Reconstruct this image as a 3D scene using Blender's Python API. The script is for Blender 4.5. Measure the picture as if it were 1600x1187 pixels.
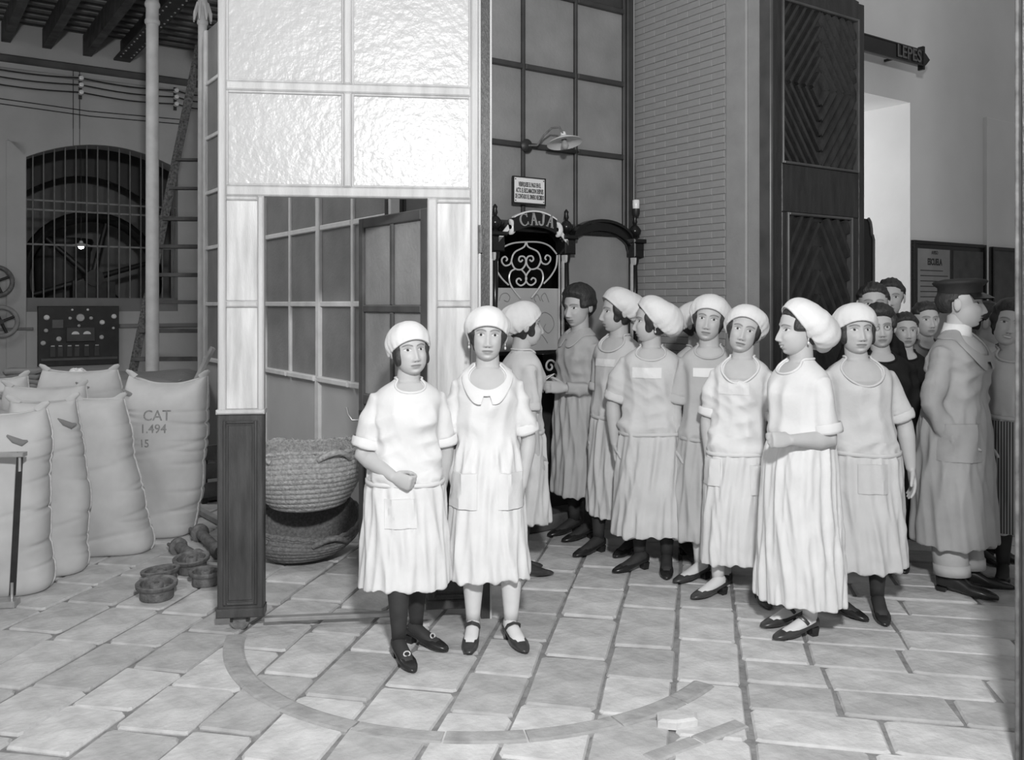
import bpy, math, random
import numpy as np
from mathutils import Vector, Matrix
from mathutils.bvhtree import BVHTree

for o in list(bpy.data.objects): bpy.data.objects.remove(o, do_unlink=True)
scene = bpy.context.scene
COL = scene.collection
random.seed(7); RNG = np.random.default_rng(7)

# ------------------------------------------------------------------ camera, world, lights
F, HZ, CX, HC = 1400.0, 475.0, 800.0, 1.60          # focal length in px, horizon row, centre column, eye height
cam_d = bpy.data.cameras.new('camera'); cam = bpy.data.objects.new('camera', cam_d); COL.objects.link(cam)
cam_d.sensor_width = 36.0; cam_d.lens = F / 1600 * 36
cam_d.shift_y = (HZ - 593.5) / 1600
cam.location = (0, 0, HC); cam.rotation_euler = (math.pi/2, 0, 0)
cam_d.clip_start = 0.05; cam_d.clip_end = 100
scene.camera = cam

vs = scene.view_settings
vs.view_transform = 'Standard'; vs.look = 'None'; vs.exposure = 0.0; vs.gamma = 1.0; vs.use_curve_mapping = False

world = bpy.data.worlds.new('world'); scene.world = world; world.use_nodes = True
world.node_tree.nodes['Background'].inputs[0].default_value = (0.8, 0.8, 0.8, 1)
world.node_tree.nodes['Background'].inputs[1].default_value = 0.42

def lamp(name, kind, loc, power, size=0.3, target=None):
    d = bpy.data.lights.new(name, kind); d.energy = power
    if kind == 'AREA': d.shape = 'SQUARE'; d.size = size
    else: d.shadow_soft_size = size
    o = bpy.data.objects.new(name, d); COL.objects.link(o); o.location = loc
    if target is not None:
        o.rotation_euler = (Vector(target) - Vector(loc)).to_track_quat('-Z', 'Y').to_euler()
    return o
lamp('photographer_flash', 'POINT', (0.30, -0.15, 3.10), 900, 0.16)          # magnesium flash beside the camera
lamp('daylight_passage', 'AREA', (1.6, 10.2, 2.6), 120, 1.6, (3.6, 8.6, 2.0))   # daylight beyond the hidden street opening
lamp('daylight_yard', 'AREA', (-7.0, 7.5, 6.4), 520, 3.0, (-5.2, 12.0, 1.5))    # skylight over the yard

# ------------------------------------------------------------------ helpers
SA, CA = math.sin(math.radians(34.6)), math.cos(math.radians(34.6))
U = Vector((-SA, CA, 0)); V = Vector((CA, SA, 0)); ROT = math.radians(34.6)

def G(px, py, z=0.0):
    Y = (HC - z) * F / (py - HZ); return Vector(((px - CX) / F * Y, Y, z))
def P(px, py, Y): return Vector(((px - CX) / F * Y, Y, HC + (HZ - py) / F * Y))
def XofY(px, Y): return (px - CX) / F * Y
class Plane:                                             # a vertical plane through A, heading ang; pixel -> (along, height)
    def __init__(s, A, ang): s.A = Vector((A[0], A[1], 0)); s.ang = ang; s.d = Vector((math.cos(ang), math.sin(ang), 0))
    def hit(s, px, py=HZ):
        k = (px - CX) / F; a, d = s.A, s.d
        t = (k*a.y - a.x) / (d.x - k*d.y); Y = a.y + t*d.y
        return t, HC + (HZ - py) / F * Y
    def x(s, px): return s.hit(px)[0]
    def z(s, px, py): return s.hit(px, py)[1]

MATS = {}
def mat(name, g, rough=0.7, var=0.15, scale=8.0, bump=0.0, bscale=40.0, metal=0.0, stretch=(1,1,1), spec=0.4, trans=0.0, attr=None, detail=5.0):
    if name in MATS: return MATS[name]
    m = bpy.data.materials.new(name); m.use_nodes = True; nt = m.node_tree; N = nt.nodes; L = nt.links
    b = N['Principled BSDF']
    b.inputs['Roughness'].default_value = rough; b.inputs['Metallic'].default_value = metal
    b.inputs['Specular IOR Level'].default_value = spec
    tc = N.new('ShaderNodeTexCoord'); mp = N.new('ShaderNodeMapping'); L.new(tc.outputs['Object'], mp.inputs[0]); mp.inputs['Scale'].default_value = stretch
    n = N.new('ShaderNodeTexNoise'); n.inputs['Scale'].default_value = scale; n.inputs['Detail'].default_value = detail; L.new(mp.outputs[0], n.inputs['Vector'])
    r = N.new('ShaderNodeMapRange'); L.new(n.outputs['Fac'], r.inputs[0])
    r.inputs[1].default_value = 0.25; r.inputs[2].default_value = 0.75
    r.inputs[3].default_value = 1 - var; r.inputs[4].default_value = 1 + var
    mul = N.new('ShaderNodeMath'); mul.operation = 'MULTIPLY'; L.new(r.outputs[0], mul.inputs[0])
    if attr:
        a = N.new('ShaderNodeAttribute'); a.attribute_name = attr; L.new(a.outputs['Fac'], mul.inputs[1])
    else: mul.inputs[1].default_value = g
    cmb = N.new('ShaderNodeCombineColor')
    for i in range(3): L.new(mul.outputs[0], cmb.inputs[i])
    L.new(cmb.outputs[0], b.inputs['Base Color'])
    if bump > 0:
        n2 = N.new('ShaderNodeTexNoise'); n2.inputs['Scale'].default_value = bscale; n2.inputs['Detail'].default_value = 6; L.new(mp.outputs[0], n2.inputs['Vector'])
        bp = N.new('ShaderNodeBump'); bp.inputs['Strength'].default_value = bump; bp.inputs['Distance'].default_value = 0.01
        L.new(n2.outputs['Fac'], bp.inputs['Height']); L.new(bp.outputs[0], b.inputs['Normal'])
    if trans > 0:
        tr = N.new('ShaderNodeBsdfTranslucent'); L.new(cmb.outputs[0], tr.inputs[0])
        mx = N.new('ShaderNodeMixShader'); mx.inputs[0].default_value = trans
        L.new(b.outputs[0], mx.inputs[1]); L.new(tr.outputs[0], mx.inputs[2]); L.new(mx.outputs[0], N['Material Output'].inputs[0])
    m.diffuse_color = (g, g, g, 1); MATS[name] = m; return m
def weave(name, g, sx, sy, sz, dist=0.004, rough=0.9, var=0.12, bump=0.5):        # coarse woven cloth: two crossed wave bumps
    m = mat(name, g, rough, var, 6.0); nt = m.node_tree; N = nt.nodes; L = nt.links
    tc = N.new('ShaderNodeTexCoord'); h = None
    for d, s in (('X', sx), ('Z', sz)):
        w = N.new('ShaderNodeTexWave'); w.bands_direction = d; w.inputs['Scale'].default_value = s; w.inputs['Distortion'].default_value = 1.5
        L.new(tc.outputs['Object'], w.inputs['Vector'])
        if h is None: h = w.outputs['Fac']
        else:
            a = N.new('ShaderNodeMath'); a.operation = 'ADD'; L.new(h, a.inputs[0]); L.new(w.outputs['Fac'], a.inputs[1]); h = a.outputs[0]
    bp = N.new('ShaderNodeBump'); bp.inputs['Strength'].default_value = bump; bp.inputs['Distance'].default_value = dist
    L.new(h, bp.inputs['Height']); L.new(bp.outputs[0], N['Principled BSDF'].inputs['Normal'])
    return m
def emit(name, s):
    m = bpy.data.materials.new(name); m.use_nodes = True; b = m.node_tree.nodes['Principled BSDF']
    b.inputs['Emission Color'].default_value = (1,1,1,1); b.inputs['Emission Strength'].default_value = s; return m

PALE = mat('pale_varnished_wood', 0.50, 0.45, 0.22, 3.0, 0.25, 60, stretch=(6,6,0.7))
PALEP = mat('pale_wood_panel', 0.55, 0.45, 0.35, 4.0, 0.2, 60, stretch=(5,5,0.6))
DARKW = mat('dark_varnished_wood', 0.055, 0.38, 0.5, 5.0, 0.3, 50, stretch=(4,4,0.7))
BLACKW = mat('black_lacquered_wood', 0.012, 0.22, 0.3, 5.0)
DOORW = mat('brown_door_wood', 0.028, 0.40, 0.45, 6.0, 0.25, 45, stretch=(3,3,0.5))
DOORL = mat('brown_door_moulding', 0.085, 0.30, 0.3, 6.0)
GLASSW = mat('bright_frosted_glass', 0.47, 0.34, 0.06, 5.0, 0.55, 26, spec=0.6)
GLASSG = mat('grey_frosted_glass', 0.42, 0.35, 0.18, 3.0, 0.35, 45, spec=0.5, trans=0.4)
GLASSE = mat('etched_pale_glass', 0.42, 0.4, 0.1, 3.0, 0.1, 30, spec=0.5)
KFRAME = mat('grey_painted_frame', 0.72, 0.5, 0.15, 6.0)
KDARK = mat('dark_painted_frame', 0.050, 0.4, 0.3, 6.0)
KPANEL = mat('grey_painted_panel', 0.5, 0.6, 0.10, 2.0, 0.1, 12)
PAINT = mat('grey_painted_brick', 0.31, 0.55, 0.10, 6.0, 0.2, 60)
PAINTJ = mat('grey_painted_joint', 0.26, 0.7, 0.1, 6.0)
PLASTER = mat('plaster', 0.42, 0.9, 0.15, 1.5, 0.3, 18)
PLASTERW = mat('white_plaster', 0.62, 0.85, 0.08, 1.2, 0.15, 14)
PLASTERY = mat('yard_plaster', 0.46, 0.9, 0.16, 1.0, 0.4, 22)
IRONW = mat('white_painted_iron', 0.62, 0.5, 0.12, 8.0)
IRON = mat('rusty_iron', 0.16, 0.6, 0.45, 30.0, 0.5, 80, metal=0.2)
IRONB = mat('black_iron', 0.035, 0.45, 0.3, 12.0, metal=0.3)
STEEL = mat('worn_steel', 0.42, 0.35, 0.2, 12.0, metal=0.5)
BRASS = mat('polished_light_metal', 0.70, 0.25, 0.1, 12.0, metal=0.3)
WOODOLD = mat('old_timber', 0.10, 0.7, 0.5, 6.0, 0.4, 40)
WOODGREY = mat('grey_timber', 0.30, 0.75, 0.3, 6.0, 0.3, 50)
STONES = [mat('paving_stone_%s' % w, g, 0.85, 0.26, 6.0, 0.9, 20) for w, g in (('mid', 0.48), ('pale', 0.55), ('dull', 0.42), ('worn', 0.51))]
MORTAR = mat('paving_joint', 0.24, 0.95, 0.35, 14.0, 0.5, 60)
TRACKM = mat('track_stone', 0.35, 0.85, 0.3, 9.0, 0.8, 24)
BURLAP = weave('burlap', 0.55, 120, 120, 120, 0.002, bump=0.35)
BURLAPD = weave('dark_burlap', 0.24, 120, 120, 120, 0.002)
CORD = mat('pale_cord', 0.55, 0.9, 0.2, 40)
INK = mat('black_ink', 0.035, 0.9, 0.3, 40)
INKS = mat('faded_stencil_ink', 0.27, 0.95, 0.4, 60)
ENAMEL = mat('white_enamel', 0.80, 0.25, 0.03, 10)
PORC = mat('porcelain', 0.85, 0.2, 0.03, 10)
SLATE = mat('black_slate', 0.025, 0.5, 0.4, 8)
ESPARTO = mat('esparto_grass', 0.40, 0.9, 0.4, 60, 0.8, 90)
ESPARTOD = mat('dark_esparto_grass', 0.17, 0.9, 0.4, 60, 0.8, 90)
PAPER = mat('white_paper', 0.85, 0.8, 0.05, 10)
POSTER = mat('yellowed_poster', 0.22, 0.7, 0.15, 6)
POSTERD = mat('dark_notice', 0.07, 0.6, 0.3, 8)

class MB:
    def __init__(s): s.v = []; s.f = []
    def add(s, vs_, fs_):
        o = len(s.v); s.v += [tuple(p) for p in vs_]; s.f += [tuple(i + o for i in f) for f in fs_]; return s
    def box(s, c, size, M=None):
        x, y, z = size[0]/2, size[1]/2, size[2]/2
        vs_ = [Vector((sx*x, sy*y, sz*z)) for sz in (-1,1) for sy in (-1,1) for sx in (-1,1)]
        if M is not None: vs_ = [M @ p for p in vs_]
        vs_ = [p + Vector(c) for p in vs_]
        return s.add(vs_, [(0,2,3,1),(4,5,7,6),(0,1,5,4),(2,6,7,3),(0,4,6,2),(1,3,7,5)])
    def bb(s, x0, x1, y0, y1, z0, z1): return s.box(((x0+x1)/2, (y0+y1)/2, (z0+z1)/2), (abs(x1-x0), abs(y1-y0), abs(z1-z0)))
    def slab(s, x0, x1, y0, y1, z0, z1, bev=0.006):        # box with a chamfered front (-y) edge: a proud moulding or board
        b = min(bev, abs(x1-x0)/3, abs(z1-z0)/3)
        vs_ = [(x0,y1,z0),(x1,y1,z0),(x1,y1,z1),(x0,y1,z1),(x0,y0+b,z0),(x1,y0+b,z0),(x1,y0+b,z1),(x0,y0+b,z1),(x0+b,y0,z0+b),(x1-b,y0,z0+b),(x1-b,y0,z1-b),(x0+b,y0,z1-b)]
        fs_ = [(0,3,2,1),(8,9,10,11)]
        for i in range(4):
            j = (i+1) % 4; fs_ += [(i,j,4+j,4+i),(4+i,4+j,8+j,8+i)]
        return s.add(vs_, fs_)
    def tube(s, pts, rad, n=10, caps=True, flat=None, up=None):
        pts = [Vector(p) for p in pts]; m = len(pts)
        if not hasattr(rad, '__len__'): rad = [rad]*m
        T = []
        for i in range(m):
            t = pts[min(i+1, m-1)] - pts[max(i-1, 0)]; T.append(t.normalized() if t.length > 1e-9 else Vector((0,0,1)))
        u0 = Vector(up) if up is not None else (Vector((1,0,0)) if abs(T[0].x) < 0.9 else Vector((0,1,0)))
        u0 = (u0 - T[0]*u0.dot(T[0])).normalized(); o = len(s.v)
        for i in range(m):
            u0 = (u0 - T[i]*u0.dot(T[i])).normalized(); w = T[i].cross(u0)
            r = rad[i]; ra, rb = (r, r*(flat or 1)) if not hasattr(r, '__len__') else r
            for k in range(n):
                a = 2*math.pi*k/n; s.v.append(tuple(pts[i] + u0*(ra*math.cos(a)) + w*(rb*math.sin(a))))
        for i in range(m-1):
            for k in range(n):
                a, b = o+i*n+k, o+i*n+(k+1)%n; s.f.append((a, b, b+n, a+n))
        if caps:
            s.f.append(tuple(o+k for k in reversed(range(n)))); s.f.append(tuple(o+(m-1)*n+k for k in range(n)))
        return s
    def lathe(s, prof, n=24, M=None, close=True):
        o = len(s.v); m = len(prof)
        for r, z in prof:
            for k in range(n):
                a = 2*math.pi*k/n; p = Vector((r*math.cos(a), r*math.sin(a), z)); s.v.append(tuple(M @ p if M is not None else p))
        for i in range(m-1):
            for k in range(n):
                a, b = o+i*n+k, o+i*n+(k+1)%n; s.f.append((a, b, b+n, a+n))
        if close:
            s.f.append(tuple(o+k for k in reversed(range(n)))); s.f.append(tuple(o+(m-1)*n+k for k in range(n)))
        return s
    def rings(s, R, caps=True):                            # loft through numpy rings (m,n,3)
        R = np.asarray(R); m, n, _ = R.shape; o = len(s.v); s.v += [tuple(p) for p in R.reshape(-1,3)]
        for i in range(m-1):
            for k in range(n):
                a, b = o+i*n+k, o+i*n+(k+1)%n; s.f.append((a, b, b+n, a+n))
        if caps:
            s.f.append(tuple(o+k for k in reversed(range(n)))); s.f.append(tuple(o+(m-1)*n+k for k in range(n)))
        return s
    def prism(s, poly, y0, y1):                            # polygon in (x,z), thickness in y
        n = len(poly); o = len(s.v)
        s.v += [(x, y0, z) for x, z in poly] + [(x, y1, z) for x, z in poly]
        s.f.append(tuple(o+i for i in range(n))); s.f.append(tuple(o+n+i for i in reversed(range(n))))
        for i in range(n):
            j = (i+1) % n; s.f.append((o+j, o+i, o+n+i, o+n+j))
        return s
    def mesh(s, name):
        me = bpy.data.meshes.new(name); me.from_pydata(s.v, [], s.f); me.update(); return me
    def build(s, name, m, parent=None, smooth=False, loc=None, rz=0.0, label=None):
        me = s.mesh(name); me.materials.append(m)
        if smooth: smooth_mesh(me, 50)
        return link(name, me, parent, loc, rz, label)
def smooth_mesh(me, deg=180):
    me.polygons.foreach_set('use_smooth', [True]*len(me.polygons))
    if deg < 179:
        try: me.set_sharp_from_angle(angle=math.radians(deg))
        except Exception: pass
    me.update()
def link(name, me, parent=None, loc=None, rz=0.0, label=None):
    o = bpy.data.objects.new(name, me); COL.objects.link(o)
    if parent is not None: o.parent = parent
    if loc is not None: o.location = loc
    if rz: o.rotation_euler = (0, 0, rz)
    if label: o['label'] = label
    return o
def tag(o, label, cat, group=None):
    o['label'] = label; o['category'] = cat
    if group: o['group'] = group
    return o
def thing(name, label, cat, loc=(0,0,0), rz=0.0, group=None):
    o = link(name, None, None, loc, rz); return tag(o, label, cat, group)
def struct(o): o['kind'] = 'structure'; return o
def sroot(name, loc=(0,0,0), rz=0.0): return struct(link(name, None, None, loc, rz))

def text_mesh(s, size, align='CENTER', extrude=0.001, offset=0.0, xs=1.0):
    c = bpy.data.curves.new('lettering', 'FONT'); c.body = s; c.size = size; c.align_x = align; c.align_y = 'CENTER'; c.extrude = extrude; c.offset = offset
    c.resolution_u = 3
    o = bpy.data.objects.new('lettering', c); COL.objects.link(o)
    dg = bpy.context.evaluated_depsgraph_get(); me = bpy.data.meshes.new_from_object(o.evaluated_get(dg))
    bpy.data.objects.remove(o, do_unlink=True)
    for v in me.vertices: v.co = Vector((v.co.x*xs, -v.co.z, v.co.y))          # stands upright, faces -y
    return me

def bvh_of(me): return BVHTree.FromPolygons([v.co.copy() for v in me.vertices], [tuple(p.vertices) for p in me.polygons])
def evaluated(ob):
    dg = bpy.context.evaluated_depsgraph_get(); return bpy.data.meshes.new_from_object(ob.evaluated_get(dg))
def remesh(mb, voxel, it=3, fac=0.5):
    me = mb.mesh('tmp'); ob = bpy.data.objects.new('tmp', me); COL.objects.link(ob)
    m = ob.modifiers.new('r', 'REMESH'); m.mode = 'VOXEL'; m.voxel_size = voxel
    if it:
        sm = ob.modifiers.new('s', 'SMOOTH'); sm.iterations = it; sm.factor = fac
    out = evaluated(ob); bpy.data.objects.remove(ob, do_unlink=True); bpy.data.meshes.remove(me); return out
def coords(me):
    a = np.empty(len(me.vertices)*3, np.float32); me.vertices.foreach_get('co', a); return a.reshape(-1,3).astype(float)
def setco(me, a): me.vertices.foreach_set('co', np.ascontiguousarray(a, np.float32).ravel()); me.update()
def normals(me):
    a = np.empty(len(me.vertices)*3, np.float32); me.vertices.foreach_get('normal', a); return a.reshape(-1,3).astype(float)
def sstep(a, b, x): t = np.clip((x-a)/(b-a), 0, 1); return t*t*(3-2*t)
# ------------------------------------------------------------------ floor: mortar bed, paving stones, curved gate track
fl = MB(); fl.add([(-14,-3,-0.012),(10,-3,-0.012),(10,16,-0.012),(-14,16,-0.012)], [(0,1,2,3)])
fl.add([(-14,-3,-0.2),(10,-3,-0.2),(10,16,-0.2),(-14,16,-0.2)], [(3,2,1,0)])
floor = struct(fl.build('floor', MORTAR))
E1 = Vector((0.199, 0.980, 0)); E2 = Vector((0.980, -0.199, 0))
def inview(c):
    if c.y < 2.0: return False
    px = CX + F*c.x/c.y; py = HZ + F*HC/c.y
    return -1100 < px < 2700 and py < 1650
pav = []
def paver(a0, a1, b0, b1):
    c = E1*((a0+a1)/2) + E2*((b0+b1)/2)
    if not inview(c) or c.y > 10.5: return
    g = 0.009; j = lambda: random.uniform(-0.008, 0.008)
    q = [(a0+g+j(), b0+g+j()), (a0+g+j(), b1-g+j()), (a1-g+j(), b1-g+j()), (a1-g+j(), b0+g+j())]
    pts = [E1*a + E2*b - c for a, b in q]; h = random.uniform(-0.003, 0.003)
    cut = [pts[i].lerp(pts[(i+1) % 4], t) for i in range(4) for t in (random.uniform(.02,.07), 1-random.uniform(.02,.07))]
    V_ = [p*1.0 + Vector((0,0,-0.03)) for p in cut] + [p + Vector((0,0,h-0.009)) for p in cut] + [p*0.962 + Vector((0,0,h+random.uniform(-.0015,.0015))) for p in cut]
    Fs = []
    for r in (0, 8):
        for i in range(8):
            k = (i+1) % 8; Fs.append((r+i, r+8+i, r+8+k, r+k))
    Fs.append(tuple(range(23, 15, -1)))
    pav.append((c.length + (0 if -90 < CX+F*c.x/c.y < 1690 and c.y > 2.7 else 100), c, V_, Fs, random.randrange(4)))
b = 0.207
while b > -6.5:
    w = random.uniform(0.27, 0.33); a = 1.6 + random.uniform(0, 0.4)
    while a < 10.6:
        l = random.uniform(0.33, 0.55); paver(a, a+l, b-w, b); a += l
    b -= w
a = 1.6
while a < 10.4:
    w = random.uniform(0.22, 0.28); b = 0.207 - (0.0 if random.random() < .5 else 0.0); first = True
    while b < 5.2:
        l = random.uniform(0.40, 0.66) * (random.uniform(.5, 1) if first else 1); first = False; paver(a, a+w, b, b+l); b += l
    a += w
pav.sort(key=lambda t: t[0])
for d, c, V_, Fs, k in pav[:296]:
    MB().add(V_, Fs).build('paving_stone', STONES[k], floor, smooth=False, loc=c)
rest = MB()
for d, c, V_, Fs, k in pav[296:]: rest.add([p + c for p in V_], Fs)
o = rest.build('distant_paving', STONES[0], floor); o['kind'] = 'stuff'

RC = Vector((-0.145, 4.50, 0))
def arc_stone(r0, r1, a0, a1, top=0.007, n=6):
    m = MB(); R = []
    for i in range(n+1):
        a = a0 + (a1-a0)*i/n; d = Vector((math.cos(a), math.sin(a), 0))
        R.append([tuple(RC + d*r0 + Vector((0,0,-.02))), tuple(RC + d*r1 + Vector((0,0,-.02))), tuple(RC + d*r1 + Vector((0,0,top-.005))), tuple(RC + d*(r1-.012) + Vector((0,0,top))), tuple(RC + d*(r0+.012) + Vector((0,0,top))), tuple(RC + d*r0 + Vector((0,0,top-.005)))])
    return m.rings(R)
a = math.radians(188); k = 0
while a < math.radians(322):
    da = math.radians(random.uniform(13, 19)); arc_stone(1.15, 1.245, a+.004, min(a+da, math.radians(323))-.004, 0.006+random.uniform(-.001,.002)).build('track_stone', TRACKM, floor); a += da
p0, p1 = G(1013, 1186), G(1160, 1130); dv = (p1-p0); n_ = Vector((-dv.y, dv.x, 0)).normalized()*0.035
for i in range(2):
    q0, q1 = p0 + dv*(i*.5+.008), p0 + dv*(i*.5+.492)
    L_ = (q1-q0).length; MB().slab(-L_/2, L_/2, -.007, .02, -.035, .035, .006).build('track_stone', TRACKM, floor, loc=(q0+q1)/2).rotation_euler = (-math.pi/2, 0, math.atan2(dv.y, dv.x))
c = G(1056, 1128); m = MB()
ring = [(-.085,-.03),(-.02,-.055),(.07,-.045),(.09,.01),(.03,.05),(-.06,.045)]
m.rings([[(x*1.0, y*1.0, -.004) for x, y in ring], [(x, y, .022) for x, y in ring], [(x*.82+.004, y*.78, .03) for x, y in ring]])
tag(m.build('stone_fragment', STONES[1], None, loc=c, rz=0.2), 'small loose broken paving fragment lying on the curved stone track', 'stone')

# ------------------------------------------------------------------ the pivoting gate panel with its wicket
GA, GANG = (-1.443, 4.39), math.radians(7.03); gp = Plane(GA, GANG)
gate = thing('glazed_gate', 'tall pale wooden gate panel with frosted panes and dark lower panels on a roller', 'gate', (GA[0], GA[1], 0), GANG)
def gz(px, py): return gp.z(px, py)
gx = gp.x
z_head0, z_head1, z_mid, z_top = gz(345,305), gz(345,289), gz(345,132), 3.42
zb = 0.075; x0, x1, x2, x3 = 0.0, gx(412), gx(668), gx(748)
TH = 0.055
def gpart(name, a, b, c, d, m, y0=0.0, y1=TH, bev=0.007, lab=None): return MB().slab(a, b, y0, y1, c, d, bev).build(name, m, gate, label=lab)
gpart('stile', x0, gx(352), gz(345,645), z_top, PALE); gpart('stile', gx(736), x3, gz(345,645), z_top, PALE)
gpart('stile', gx(402), x1, gz(345,645), z_head0, PALE); gpart('stile', x2, gx(683), gz(345,645), z_head0, PALE)
gpart('rail', gx(352)+.001, gx(736)-.001, z_head0, z_head1, PALE)
gpart('rail', gx(352)+.001, gx(736)-.001, z_mid-.022, z_mid+.022, PALE)
gpart('rail', gx(352)+.001, gx(736)-.001, 3.36, z_top, PALE)
gpart('mullion', gx(537), gx(549), z_head1, z_mid-.022, PALE, -.004); gpart('mullion', gx(537), gx(549), z_mid+.022, 3.36, PALE, -.004)
for a, b in ((gx(352), gx(537)), (gx(549), gx(736))):
    for c, d in ((z_head1, z_mid-.022), (z_mid+.022, 3.36)):
        gpart('frosted_pane', a, b, c, d, GLASSW, 0.022, 0.030, 0.002)
        for e, f, g_, h in ((a, a+.012, c, d), (b-.012, b, c, d), (a+.012, b-.012, c, c+.012), (a+.012, b-.012, d-.012, d)):
            gpart('glazing_bead', e, f, g_, h, PALE, 0.008, 0.024, 0.004)
for a, b in ((gx(352), gx(402)), (gx(683), gx(736))):
    for c, d in ((gz(345,470), z_head0), (gz(345,640), gz(345,480))):
        gpart('wood_panel', a, b, c, d-.02 if d == z_head0 else d, PALEP, 0.016, 0.03, 0.004)
    gpart('rail', a, b, gz(345,480), gz(345,470), PALE, 0.004); gpart('rail', a, b, z_head0-.022, z_head0, PALE, 0.004)
for a, b in ((x0, x1), (x2-.004, x3)):                      # dark dado cases
    zt = gz(345, 647)
    gpart('dado_case', a, b, zb, zt, DARKW, -0.012, TH+.012)
    gpart('dado_cap', a-.006, b+.006, zt, zt+.022, PALE, -0.022, TH+.02)
    i = .028
    for e, f, g_, h in ((a+i, a+i+.016, zb+.05, zt-.03), (b-i-.016, b-i, zb+.05, zt-.03), (a+i+.016, b-i-.016, zb+.05, zb+.066), (a+i+.016, b-i-.016, zt-.046, zt-.03)):
        gpart('moulding', e, f, g_, h, DARKW, -0.022, -0.008)
    gpart('dado_panel', a+i+.02, b-i-.02, zb+.07, zt-.05, DARKW, -0.016, -0.006)
    gpart('plinth', a-.004, b+.004, zb-.01, zb+.035, DARKW, -0.026, TH+.02)
m = MB(); m.slab(x1, x2, 0.005, 0.045, .028, .05, .004); m.build('threshold_bar', STEEL, gate)
rx = gx(374); m = MB()
m.tube([(rx, TH/2-.02, .042), (rx, TH/2+.02, .042)], .045, 20); m.build('roller', IRON, gate, True)
m = MB(); m.bb(rx-.045, rx-.032, .0, TH, .04, .09).bb(rx+.032, rx+.045, .0, TH, .04, .09); m.build('roller_bracket', IRONB, gate)
m = MB()                                                     # hinge post the gate turns on
hp = struct(MB().bb(0, .045, 0, .10, -.01, 4.4).build('trim_1', DARKW, None, loc=(GA[0]+ (x3+.012)*math.cos(GANG), GA[1]+(x3+.012)*math.sin(GANG), 0), rz=GANG))
MB().bb(.045, .054, -.004, .10, 0, 4.4).build('post_edge', PALE, hp)
MB().bb(-.012, -.002, -.006, .05, 0.9, 4.3).build('hinge_strip', PALE, hp)
m = MB(); m.tube([(-.004,-.008,1.86),(-.004,-.008,2.0)], .012, 10); m.build('hinge', IRON, hp)

# wicket leaf, standing open away from the viewer
hx, hy = GA[0] + x2*math.cos(GANG) - .02*math.sin(GANG), GA[1] + x2*math.sin(GANG) + .03
tipx, tipy = XofY(560, 5.17), 5.17
lang = math.atan2(hy - tipy, hx - tipx); lw = math.hypot(hx-tipx, hy-tipy)
lp = Plane((tipx, tipy), lang)
zt, zm, zl = max(lp.z(562,342), 2.08), lp.z(562,482), lp.z(562,622); xm = lw*.50
gi = gate.matrix_basis.inverted() if False else Matrix.Rotation(-GANG, 4, 'Z') @ Matrix.Translation((-GA[0], -GA[1], 0))
m = MB()
for q in ((0, .055, .07, zt), (lw-.075, lw-.004, .07, zt), (.055, lw-.075, zt-.055, zt), (.055, lw-.075, zm-.02, zm+.02), (.055, lw-.075, zl-.03, zl+.03), (xm-.014, xm+.014, zl+.03, zm-.02), (xm-.014, xm+.014, zm+.02, zt-.055), (.055, lw-.075, .07, .2)):
    m.slab(q[0], q[1], 0, .04, q[2], q[3], .005)
leaf = m.build('wicket_door', mat('wicket_dark_wood', .085, .45, .4, 5), gate, loc=gi @ Vector((tipx, tipy, 0)), rz=lang-GANG, label='dark wooden wicket door with four small panes standing open')
def lpart(name, a, b, c, d, m, y0=0.0, y1=.04, bev=.005, lab=None): return MB().slab(a, b, y0, y1, c, d, bev).build(name, m, leaf, label=lab)
GLASSL = mat('leaf_frosted_glass', 0.45, 0.4, 0.25, 3.0, 0.35, 45, spec=0.5, trans=0.35)
for a, b in ((.055, xm-.014), (xm+.014, lw-.075)):
    for c, d in ((zl+.03, zm-.02), (zm+.02, zt-.055)): lpart('pane', a, b, c, d, GLASSL, .016, .024, .002)
lpart('lower_panel', .055, lw-.075, .2, zl-.03, KDARK, .012, .028)
m = MB(); m.tube([(.03,-.005,lp.z(562,655)), (.02,-.05,lp.z(562,655)), (-.01,-.06,lp.z(562,652)+.02), (-.03,-.06,lp.z(562,645)+.03)], .007, 8); m.build('latch_handle', STEEL, leaf, True)
m = MB(); m.slab(.012,.045,-.006,.0,lp.z(562,675),lp.z(562,640),.003); m.build('latch_plate', IRONB, leaf)

# ------------------------------------------------------------------ the glazed cash office: side partition and front
PC = Vector((-0.805, 5.853, 0)); KL, KF = 4.25, 2.11
ZR = [1.03, 1.60, 2.18, 2.75, 3.32, 3.89]
kiosk = thing('glazed_office', 'glazed cash office with grey frosted panes in a painted frame above plain panels', 'office', PC, 0)
A_side = PC + U*KL; ang_s = ROT - math.pi/2; sideP = Plane(A_side, ang_s); frontP = Plane(PC, ROT)
def kpart(name, side, a, b, y0, y1, c, d, m, bev=.006):
    o = MB().slab(a, b, y0, y1, c, d, bev).build(name, m, kiosk)
    o.location = (U*KL if side else Vector((0,0,0))); o.rotation_euler = (0, 0, ang_s if side else ROT); return o
ts = [KL - t for t in (4.25, 3.65, 3.04, 2.43, 1.82, 1.21, 0.60, 0.0)]
ZT = 4.45
for i, t in enumerate(ts):
    w = .035 if i in (1, 3, 5) else (.022 if 0 < i < 7 else .035)
    kpart('mullion', 1, t-w, t+w, 0.0 if w > .03 else .01, .06, ZR[0], ZT, KFRAME)
    if w > .03: kpart('post', 1, t-w*1.15, t+w*1.15, -.004, .06, 0, ZR[0], KFRAME)
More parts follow.
